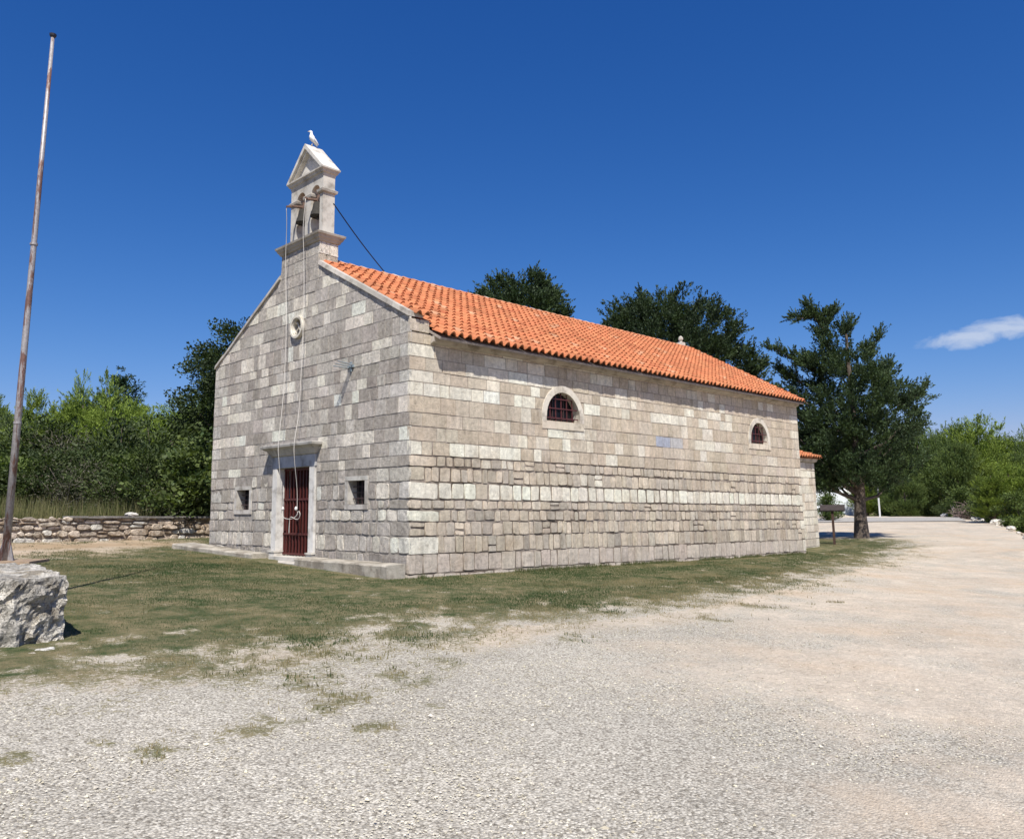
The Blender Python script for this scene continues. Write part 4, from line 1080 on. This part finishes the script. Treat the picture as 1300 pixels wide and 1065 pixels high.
# ------------------------------------------------------------------ vegetation
def leafcloud(C, n_out, size, asp, cols, updir=.0, seed=0, dirs=None):
    """quads at centres C with random orientation; dirs biases the long axis"""
    g = np.random.default_rng(seed); n = len(C)
    a = g.normal(0, 1, (n, 3))
    if dirs is not None: a = a*.55 + dirs*1.2
    a[:, 2] += updir; a /= np.linalg.norm(a, axis=1)[:, None]+1e-9
    b = np.cross(a, g.normal(0, 1, (n, 3))); b /= np.linalg.norm(b, axis=1)[:, None]+1e-9
    s = size*g.uniform(.6, 1.35, (n, 1)); w_ = s*asp
    V = np.stack([C-a*s*.5, C+b*w_*.5, C+a*s*.5, C-b*w_*.5], 1).reshape(-1, 3)
    return V, np.arange(4*n).reshape(n, 4), np.repeat(cols, 4, 0)
def tufts(Cc, cs, out, T, per, tl, tr, upw, c0, c1, size, asp, seed, spread=.8):
    """every clump is a handful of tapering sprays, so that crowns read as foliage with gaps"""
    g = np.random.default_rng(seed); n = len(Cc)
    t = np.maximum(3, (T*(cs/cs.mean())**1.6).astype(int)); ids = np.repeat(np.arange(n), t); m = len(ids)
    q = g.normal(0, 1, (m, 3)); q /= np.linalg.norm(q, axis=1)[:, None]
    base = Cc[ids]+q*(cs[ids]*spread*g.random(m)**.5)[:, None]*np.array((1, 1, .8))
    d = q*.8+out[ids]*.7+np.array((0, 0, upw)); d /= np.linalg.norm(d, axis=1)[:, None]
    ln = tl*g.uniform(.6, 1.4, m)
    tc = np.clip(g.random(n)[ids]*.55+g.normal(.22, .16, m), 0, 1)
    k = np.repeat(np.arange(m), per); u = g.random(len(k))
    r = tr*(1-.75*u)*g.random(len(k))**.5*g.uniform(.8, 1.2, m)[k]
    w_ = g.normal(0, 1, (len(k), 3)); w_ /= np.linalg.norm(w_, axis=1)[:, None]
    P = base[k]+d[k]*(u*ln[k])[:, None]+w_*r[:, None]
    tcol = np.clip(tc[k]+(u-.5)*.35, 0, 1)
    cols = mixc(c0, c1, tcol)*g.uniform(.85, 1.15, (len(k), 1))
    return leafcloud(P, 1, size, asp, cols, 0, seed+1, dirs=d[k]*1.3+w_*.4)
def tree_mesh(kind, prof, lean=(0, 0), nclump=200, clump=.5, per=150, size=.12, asp=.5, c0=(.05, .07, .03), c1=(.1, .13, .05), seed=1, trunk_r=.2, trunk_h=None, updir=.4, shell=.6, thin=.85, limbs=10, twig=None):
    """prof: list of (height, left, right) extents; returns crown mesh + trunk mesh builders"""
    g = np.random.default_rng(seed); prof = np.array(prof, float); H = prof[-1, 0]; h0 = prof[0, 0]
    wts = (prof[:, 1]+prof[:, 2]); hh = np.linspace(h0, H, 80); lw = np.interp(hh, prof[:, 0], prof[:, 1]); rw = np.interp(hh, prof[:, 0], prof[:, 2])
    p = np.maximum(lw+rw, .05)**1.6; p /= p.sum()
    h = g.choice(hh, nclump, p=p)+g.uniform(-.5, .5, nclump)*(H-h0)/80
    l = np.interp(h, prof[:, 0], prof[:, 1]); r = np.interp(h, prof[:, 0], prof[:, 2])
    t = g.uniform(0, 2*PI, nclump); rad = g.random(nclump)**(1-shell*.72)
    hw = (l+r)/2; cxo = (r-l)/2
    X = cxo+hw*rad*np.cos(t); Y = hw*thin*rad*np.sin(t)
    Cc = np.stack([X, Y, h], -1)
    cs = clump*g.uniform(.55, 1.3, nclump)*np.clip(.45+hw/ (hw.max()+1e-6), .45, 1.1)
    out = np.stack([X-cxo*.6, Y, np.full(nclump, .35)*hw.max()*.4], -1); out /= np.linalg.norm(out, axis=1)[:, None]+1e-6
    TU = {'c': (15, 30, .42, .17, .75), 'p': (12, 24, .55, .16, 1.0)}.get(kind)
    npc = np.maximum(8, (per*(cs/clump)**2).astype(int)); ids = np.repeat(np.arange(nclump), npc); n = len(ids)
    q = g.normal(0, 1, (n, 3)); q /= np.linalg.norm(q, axis=1)[:, None]; q *= (g.random(n)**.45)[:, None]
    q[:, 2] *= .75
    stretch = 1+.5*g.random(nclump)
    P = Cc[ids]+q*cs[ids][:, None] + out[ids]*(np.sum(q*out[ids], 1)*stretch[ids]*cs[ids]*.6)[:, None]
    tcol = np.clip(g.random(nclump)[ids]*.75+g.normal(0, .14, n)+.12, 0, 1)
    cols = mixc(c0, c1, tcol)*g.uniform(.8, 1.2, (n, 1))
    V, F, C = leafcloud(P, 1, size, asp, cols, updir, seed+1, dirs=(q+out[ids]*.6))
    if TU: V, F, C = tufts(Cc, cs, out, TU[0], TU[1], TU[2]*clump/.45, TU[3]*clump/.45, TU[4], c0, c1, size, asp, seed+5)
    V[:, 0] += lean[0]*(V[:, 2]/H)**2
    # trunk and limbs
    mb = MB(); mb.cur = (.13, .105, .085) if twig is None else twig
    th = trunk_h or H*.82
    tp = [np.array((lean[0]*(z/H)**2+.05*math.sin(z*1.3+seed), .05*math.cos(z*1.1+seed), z)) for z in np.linspace(-.2, th, 9)]
    mb.tube(tp, [trunk_r*(1.25 if i == 0 else 1)*(1-.85*i/8)+.015 for i in range(9)], 9)
    order = g.choice(nclump, min(limbs, nclump), replace=False)
    for k in order:
        e = Cc[k]; z0 = max(h0*.8, e[2]-abs(e[0])*.55-abs(e[1])*.3-.3); z0 = min(z0, th*.95)
        s = np.array((0, 0, z0)); mid = (s+e)/2+np.array((0, 0, -.12*np.linalg.norm(e-s)))
        rr = max(.018, trunk_r*.42*(1-z0/(H*1.1)))
        mb.tube([s, mid, e], [rr, rr*.65, rr*.25], 5)
    return (V, F, C), mb
def put_tree(name, x, y, data, mat, label, cat, group, rot=0, scale=1, dz=0, first={}):
    key = id(data)
    root = empty(name, (x, y, gz(x, y)+dz), label=label, cat=cat, group=group)
    root.rotation_euler = (0, 0, rot); root.scale = (scale, scale, scale) if not hasattr(scale, '__len__') else scale
    (V, F, C), mb = data
    if key not in first:
        a = mesh_np('crown', V, F, M[mat], root, col=C); b = mb.build('trunk', M['bark'], root); first[key] = (a, b, data)
    else:
        for s in first[key][:2]:
            c = s.copy(); COL.objects.link(c); c.parent = root
    return root
# the big cypress on the right, by eye from its outline (height, left, right) in metres
big = [(2.3, 2.0, 1.2), (2.7, 3.0, 2.2), (3.2, 3.3, 2.8), (3.9, 3.4, 3.2), (4.8, 3.5, 3.1), (5.6, 3.5, 3.2), (6.2, 3.6, 3.6), (7.0, 3.3, 3.5), (7.8, 3.0, 2.3), (8.4, 3.3, 1.9), (9.0, 2.6, 1.6), (9.7, 1.9, 1.3), (10.3, 1.6, 1.1), (11., 1.6, .5), (11.7, 1.75, -.6), (12.2, 1.6, -1.1)]
DK0, DK1 = (.018, .034, .016), (.065, .10, .038)
bigd = tree_mesh('c', big, nclump=350, clump=.50, per=240, size=.115, asp=.42, c0=DK0, c1=DK1, seed=11, trunk_r=.31, updir=.55, shell=.65, limbs=24, trunk_h=10.5)
def add_branch(data, s, e, n, cl, per, size, seed, c0=DK0, c1=DK1, taper=.5, tipup=.0):
    """a limb of foliage clumps from s to e"""
    (V, F, C), mb = data; g = np.random.default_rng(seed); s = np.array(s, float); e = np.array(e, float)
    t = (np.arange(n*2)+.5)/(n*2); Cc = s+(e-s)*t[:, None]+np.stack([0*t, 0*t, tipup*t*t], -1)+g.normal(0, cl*.22, (n*2, 3))
    cs = cl*(.85-taper*t)*g.uniform(.7, 1.2, n*2); dn = (e-s)/np.linalg.norm(e-s)
    v, f, c = tufts(Cc, cs, np.tile(dn[None], (n*2, 1)), 11, 30, .42, .13, .6, c0, c1, size*.8, .42, seed)
    e2 = s+(e-s)*.8; mb.tube([s, (s+e2)/2-np.array((0, 0, .1)), e2], [.08, .05, .015], 5)
    return (np.vstack([V, v]), np.vstack([F, f+len(V)]), np.vstack([C, c])), mb
for k, (s, e, n, cl) in enumerate([((-1.4, 0, 8.4), (-4.35, -.3, 10.0), 9, .42), ((.9, .2, 9.2), (2.0, .1, 10.75), 6, .36), ((-1.2, 0, 10.8), (-2.0, .1, 12.35), 5, .42), ((-1.0, .1, 11), (-.5, 0, 11.9), 5, .36), ((-1.5, 0, 11.6), (-2.9, 0, 11.3), 5, .3),
        ((2.2, -.4, 6.6), (3.95, -.2, 7.7), 7, .42), ((-2.4, -.4, 6.8), (-4.8, -.5, 7.6), 7, .40), ((2.4, .3, 5.4), (3.7, 0, 5.7), 5, .4), ((-.2, 0, 10.5), (.35, 0, 11.3), 4, .35), ((-2.3, .5, 8.), (-3.8, .3, 8.9), 5, .36), ((1.4, .2, 8.2), (2.4, .2, 9.0), 4, .36)]):
    bigd = add_branch(bigd, s, e, n, cl, 300, .13, 300+k)
fwr = ya-PI/2
put_tree('cypress_tree', 30.92, 2.51, bigd, 'needle', 'large dark spreading cypress with a bare trunk right of the chapel', 'tree', 'dark cypress trees around the chapel', rot=fwr)
# two behind the roof
pB = [(2.2, 2.2, 2.4), (4, 4.0, 4.0), (6, 5.0, 4.8), (7.5, 5.2, 4.8), (9.0, 4.6, 4.2), (10.2, 4.3, 3.4), (11.2, 3.6, 2.4), (12.0, 2.9, 1.7), (12.8, 1.9, .9), (13.3, 1.0, .3)]
pB = [(2.2, 2.2, 2.4), (4, 4.0, 4.0), (6.5, 4.9, 4.8), (8.5, 5.0, 4.9), (10, 4.8, 4.6), (11, 4.6, 4.2), (12, 4.2, 3.2), (12.8, 3.5, 2.3), (13.4, 2.5, 1.5), (13.9, 1.2, .6)]
dB = tree_mesh('c', pB, nclump=480, clump=.66, per=230, size=.15, asp=.42, c0=DK0, c1=DK1, seed=21, trunk_r=.35, updir=.55, shell=.6, limbs=30)
for k, (s, e, n, cl) in enumerate([((-2.4, 0, 11.3), (-3.8, 0, 12.2), 5, .5), ((.8, 0, 11.8), (1.6, 0, 13.2), 5, .45), ((-1.6, 0, 12.3), (-1.7, 0, 13.9), 4, .5), ((2.6, 0, 10.3), (3.5, 0, 11.9), 5, .5), ((3.8, 0, 8.6), (5.2, 0, 9.8), 5, .5), ((-3.8, 0, 9.6), (-5.2, 0, 10.6), 5, .5), ((-.2, 0, 12.4), (.1, 0, 13.7), 4, .45), ((4.5, 0, 7.6), (5.9, 0, 8.2), 4, .4)]):
    dB = add_branch(dB, s, e, n, cl, 280, .17, 400+k)
x, y = at(864, 44); put_tree('cypress_tree', x, y, dB, 'needle', 'broad dark cypress rising behind the far end of the chapel roof', 'tree', 'dark cypress trees around the chapel', rot=fwr)
pA = [(2.5, 1.2, 1.2), (5, 2.2, 2.2), (8, 2.9, 2.8), (10.2, 2.7, 2.7), (11.6, 2.5, 2.5), (12.6, 2.2, 2.2), (13.4, 1.6, 1.7), (14.0, .6, 1.3)]
pA = [(2.5, 1.2, 1.2), (5, 2.2, 2.2), (8, 2.9, 2.8), (11, 2.8, 2.8), (12.5, 2.7, 2.7), (13.6, 2.5, 2.2), (14.3, 2.2, 1.6), (14.9, 1.3, 1.3), (15.2, .5, .8)]
dA = tree_mesh('c', pA, nclump=340, clump=.62, per=230, size=.15, asp=.42, c0=DK0, c1=DK1, seed=31, trunk_r=.3, updir=.6, shell=.6, limbs=20)
for k, (s, e, n, cl) in enumerate([((-.3, 0, 13.0), (-.5, 0, 14.9), 5, .42), ((1.2, 0, 13.2), (1.5, 0, 14.8), 5, .42), ((-1.8, 0, 12.8), (-2.2, 0, 14.1), 4, .42), ((2.0, 0, 12.0), (2.9, 0, 13.0), 4, .4), ((-2, 0, 11.8), (-3.0, 0, 12.6), 4, .4)]):
    dA = add_branch(dA, s, e, n, cl, 280, .17, 500+k)
x, y = at(664, 45); put_tree('cypress_tree', x, y, dA, 'needle', 'upright dark cypress showing above the middle of the roof ridge', 'tree', 'dark cypress trees around the chapel', rot=fwr)
# oak-like tree at the left corner
pO = [(1.2, 1.8, 1.8), (3, 2.7, 2.7), (5, 3.0, 3.2), (6.8, 3.0, 3.2), (8.0, 2.5, 3.0), (9.0, 1.9, 2.7), (9.9, .9, 2.3), (10.4, .2, 1.8)]
dO = tree_mesh('o', pO, nclump=230, clump=.62, per=260, size=.13, asp=.75, c0=(.022, .038, .016), c1=(.065, .095, .032), seed=41, trunk_r=.25, updir=.1, shell=.6, limbs=26, thin=.9)
x, y = at(296, 33.5); put_tree('oak_tree', x, y, dO, 'leaf', 'tall dark leafy tree rising directly behind the left corner of the chapel', 'tree', None, rot=fwr, scale=.86)
# pines
G0, G1 = (.075, .12, .02), (.22, .29, .045)
def pine_prof(H, w_, b=.8, s=0):
    g = np.random.default_rng(s); P = [(b, w_*.7, w_*.7)]
    for f, k in ((.25, 1.), (.42, 1.), (.58, .86), (.72, .64), (.85, .40), (.94, .20), (1., .05)): P.append((H*f, w_*k*g.uniform(.85, 1.15), w_*k*g.uniform(.85, 1.15)))
    return P
pines = [tree_mesh('p', pine_prof(8, 2.1, 1.0, s), nclump=150, clump=.5, per=210, size=.19, asp=.2, c0=G0, c1=G1, seed=50+s, trunk_r=.13, updir=.9, shell=.5, limbs=22) for s in range(5)]
dpines = [tree_mesh('p', pine_prof(9, 2.4, 1.0, s+9), nclump=150, clump=.55, per=210, size=.19, asp=.22, c0=(.05, .085, .025), c1=(.14, .19, .05), seed=60+s, trunk_r=.15, updir=.6, shell=.5, limbs=22) for s in range(3)]
def treeline(rows, label_l, label_d, grp, zf, seed):
    g = np.random.default_rng(seed)
    for (p0, p1, step, d0, d1, Hs, dark) in rows:
        px = p0
        while px < p1:
            d = g.uniform(d0, d1); x, y = at(px+g.uniform(-step*.2, step*.2), d)
            top = np.interp(px, *Hs)+g.uniform(-9, 9); hor = 647-.0154*px
            want = CAM[2]+(hor-top)/F_PX*d - gz(x, y) - zf(x, y); want = max(want, 1.5)
            dk = g.random() < dark; src = dpines[g.integers(3)] if dk else pines[g.integers(5)]; H0 = 9 if dk else 8
            s = want/(H0+.4); sxy = s*g.uniform(.85, 1.2) if s > .7 else s*1.3
            put_tree('pine_tree', x, y, src, 'needle', label_d if dk else label_l, 'tree', grp+(' dark' if dk else ' light'), g.uniform(0, 6.28), (sxy, sxy, s), zf(x, y))
            px += step
z0f = lambda x, y: 0.
Ltop = ([-80, 0, 60, 120, 160, 190, 230, 300, 420], [505, 488, 500, 472, 500, 512, 490, 480, 480])
treeline([(-110, 300, 30, 40, 47, (Ltop[0], Ltop[1]), .12), (-110, 310, 24, 33, 37, (Ltop[0], [v+38 for v in Ltop[1]]), .2), (-110, 300, 34, 52, 60, (Ltop[0], [v+6 for v in Ltop[1]]), .3)],
         'yellow-green pine in the thicket beyond the dry stone wall', 'darker green pine in the thicket beyond the dry stone wall', 'pines beyond the dry stone wall', z0f, 5)
def below(x, y):
    e = float(sdist(EDGE, np.array([float(x)]), np.array([float(y)]))[0]); return -min(max(-e*.32, 0), 3.2)-min(max(-e-25, 0), 60)*.06
Rtop = ([1040, 1150, 1180, 1230, 1262, 1285, 1310, 1420], [550, 533, 526, 512, 518, 532, 528, 510])
treeline([(1035, 1440, 23, 100, 112, (Rtop[0], Rtop[1]), .6), (1100, 1430, 24, 84, 92, (Rtop[0], [v+26 for v in Rtop[1]]), .5), (1030, 1200, 30, 112, 125, (Rtop[0], [v+10 for v in Rtop[1]]), .6)],
         'yellow-green pine in the wood beyond the gravel on the right', 'darker green pine in the wood beyond the gravel on the right', 'pines beyond the gravel', below, 6)
treeline([(1255, 1440, 30, 56, 64, ([1250, 1440], [592, 560]), .25)], 'yellow-green pine on the slope below the gravel bank at the right edge', 'darker pine on the slope below the gravel bank at the right edge', 'pines on the slope at right', below, 8)
# lone dark conifer
pC = [(1, 1.6, 1.6), (4, 1.9, 1.9), (7, 1.5, 1.5), (9, 1.1, 1.1), (10.5, .7, .7), (12, .2, .2)]
dC = tree_mesh('f', pC, nclump=130, clump=.5, per=130, size=.28, asp=.3, c0=(.012, .03, .018), c1=(.03, .06, .03), seed=71, trunk_r=.18, updir=0, shell=.8, limbs=20)
x, y = at(152, 66); s = 1.09*(1.5+(645-462)/F_PX*66-gz(x, y))/12.3
put_tree('fir_tree', x, y, dC, 'needle', 'lone dark blue-green conifer poking above the pines at left', 'tree', None, 1, s)
# shrubs
def bush(H, w_, c0, c1, seed, size=.11, asp=.6, per=150, ncl=60, cl=.38, twig=(.2, .16, .13)):
    return tree_mesh('b', [(.15, w_*.6, w_*.6), (H*.3, w_, w_), (H*.6, w_*.95, w_*.95), (H*.85, w_*.6, w_*.6), (H, w_*.2, w_*.2)], nclump=ncl, clump=cl, per=per, size=size, asp=asp, c0=c0, c1=c1, seed=seed, trunk_r=.05, updir=.2, shell=.55, limbs=34, trunk_h=H*.6, twig=twig)
bl = [bush(2.6, 1.3, (.035, .06, .016), (.13, .175, .045), 81, .13, .6, 120), bush(2.2, 1.2, (.03, .05, .018), (.09, .12, .038), 82, .09, .5, 200), bush(2.4, 1.3, (.06, .06, .045), (.14, .13, .09), 83, .1, .25, 60, twig=(.26, .22, .19))]
g = np.random.default_rng(77)
for k, (px, d, bi, s) in enumerate([(-40, 27, 1, 1.2), (5, 28, 0, 1.0), (45, 28.5, 1, 1.25), (82, 28, 2, 1.15), (112, 29, 1, 1.3), (140, 28, 2, 1.1), (165, 29, 0, 1.1), (185, 28.5, 1, 1.35), (205, 28, 2, 1.0), (30, 32, 1, 1.9), (95, 32, 2, 1.8), (150, 31.5, 1, 1.9), (65, 33, 1, 1.9), (195, 31.5, 1, 1.9)]):
    x, y = at(px, d)
    put_tree('shrub', x, y, bl[bi], 'leaf', ['bright broad-leaved shrub behind the dry stone wall', 'dull green dense shrub behind the dry stone wall', 'grey-brown twiggy shrub behind the dry stone wall'][bi], 'shrub', ['broad-leaved shrubs behind the wall', 'dense green shrubs behind the wall', 'twiggy shrubs behind the wall'][bi], g.uniform(0, 6), s)
x, y = at(243, 28.6)
fb = bush(3.6, 1.5, (.035, .06, .02), (.15, .19, .06), 84, .17, .75, 110, 80, .45)
put_tree('fig_bush', x, y, fb, 'leaf', 'large glossy-leaved bush beside the left corner of the chapel, behind the dry stone wall', 'shrub', None, 0, 1.0)
g = np.random.default_rng(78)
for px, d, s in ((1205, 80, 1.1), (1222, 76, 1.2), (1252, 68, 1.4), (1270, 60, 1.3), (1292, 54, 1.0), (1318, 49, .9), (1268, 64, 1.1), (1345, 46, 1.0), (1150, 88, 1.0), (1175, 86, 1.2), (1125, 90, 1.1)):
    x, y = at(px, d); put_tree('shrub', x, y, bl[1] if g.random() < .5 else bl[0], 'leaf', 'green shrub along the far right edge of the gravel', 'shrub', 'green shrubs along the gravel edge', g.uniform(0, 6), s, below(x, y))
x, y = at(1050, 70); put_tree('shrub', x, y, bl[0], 'leaf', 'small pale green shrub in front of the white shed', 'shrub', None, 0, .9)
# brush pile + stump
x, y = at(1226, 74)
mb = MB(); g = np.random.default_rng(5)
for k in range(220):
    mb.cur = tuple(jit((.20, .15, .13), .2)); c = np.array((g.normal(0, 1.0), g.normal(0, .5), abs(g.normal(.4, .3)))); dd = g.normal(0, 1, 3); dd[2] *= .5; dd /= np.linalg.norm(dd)
    dd = dd if abs(c[2]) < 9 else dd; mb.tube([c-dd*.7, c+g.normal(0, .08, 3), c+dd*.7], [.03, .025, .01], 4)
o = mb.build('brush_pile', M['bark'], None); o.location = (x, y, gz(x, y)-.1); tag(o, 'heap of brown cut branches at the far edge of the gravel', 'brush pile')
x, y = at(1209, 76)
mb = MB(); mb.cur = (.5, .47, .42); mb.tube([(0, 0, -.1), (.05, .02, .5), (.12, -.08, 1.25)], [.16, .11, .05], 7); mb.tube([(.05, 0, .55), (-.25, .1, 1.1)], [.06, .03], 5)
o = mb.build('dead_stump', M['bark'], None); o.location = (x, y, gz(x, y)); tag(o, 'bleached dead stump standing beside the brown branch heap', 'tree stump')

# ------------------------------------------------------------------ render settings
sc.view_settings.view_transform = 'Standard'; sc.view_settings.look = 'None'
sc.view_settings.exposure = .585; sc.view_settings.gamma = 1; sc.view_settings.use_curve_mapping = False
sc.render.engine = 'CYCLES'; sc.cycles.max_bounces = 6; sc.cycles.diffuse_bounces = 3; sc.cycles.transmission_bounces = 3; sc.cycles.use_denoising = True
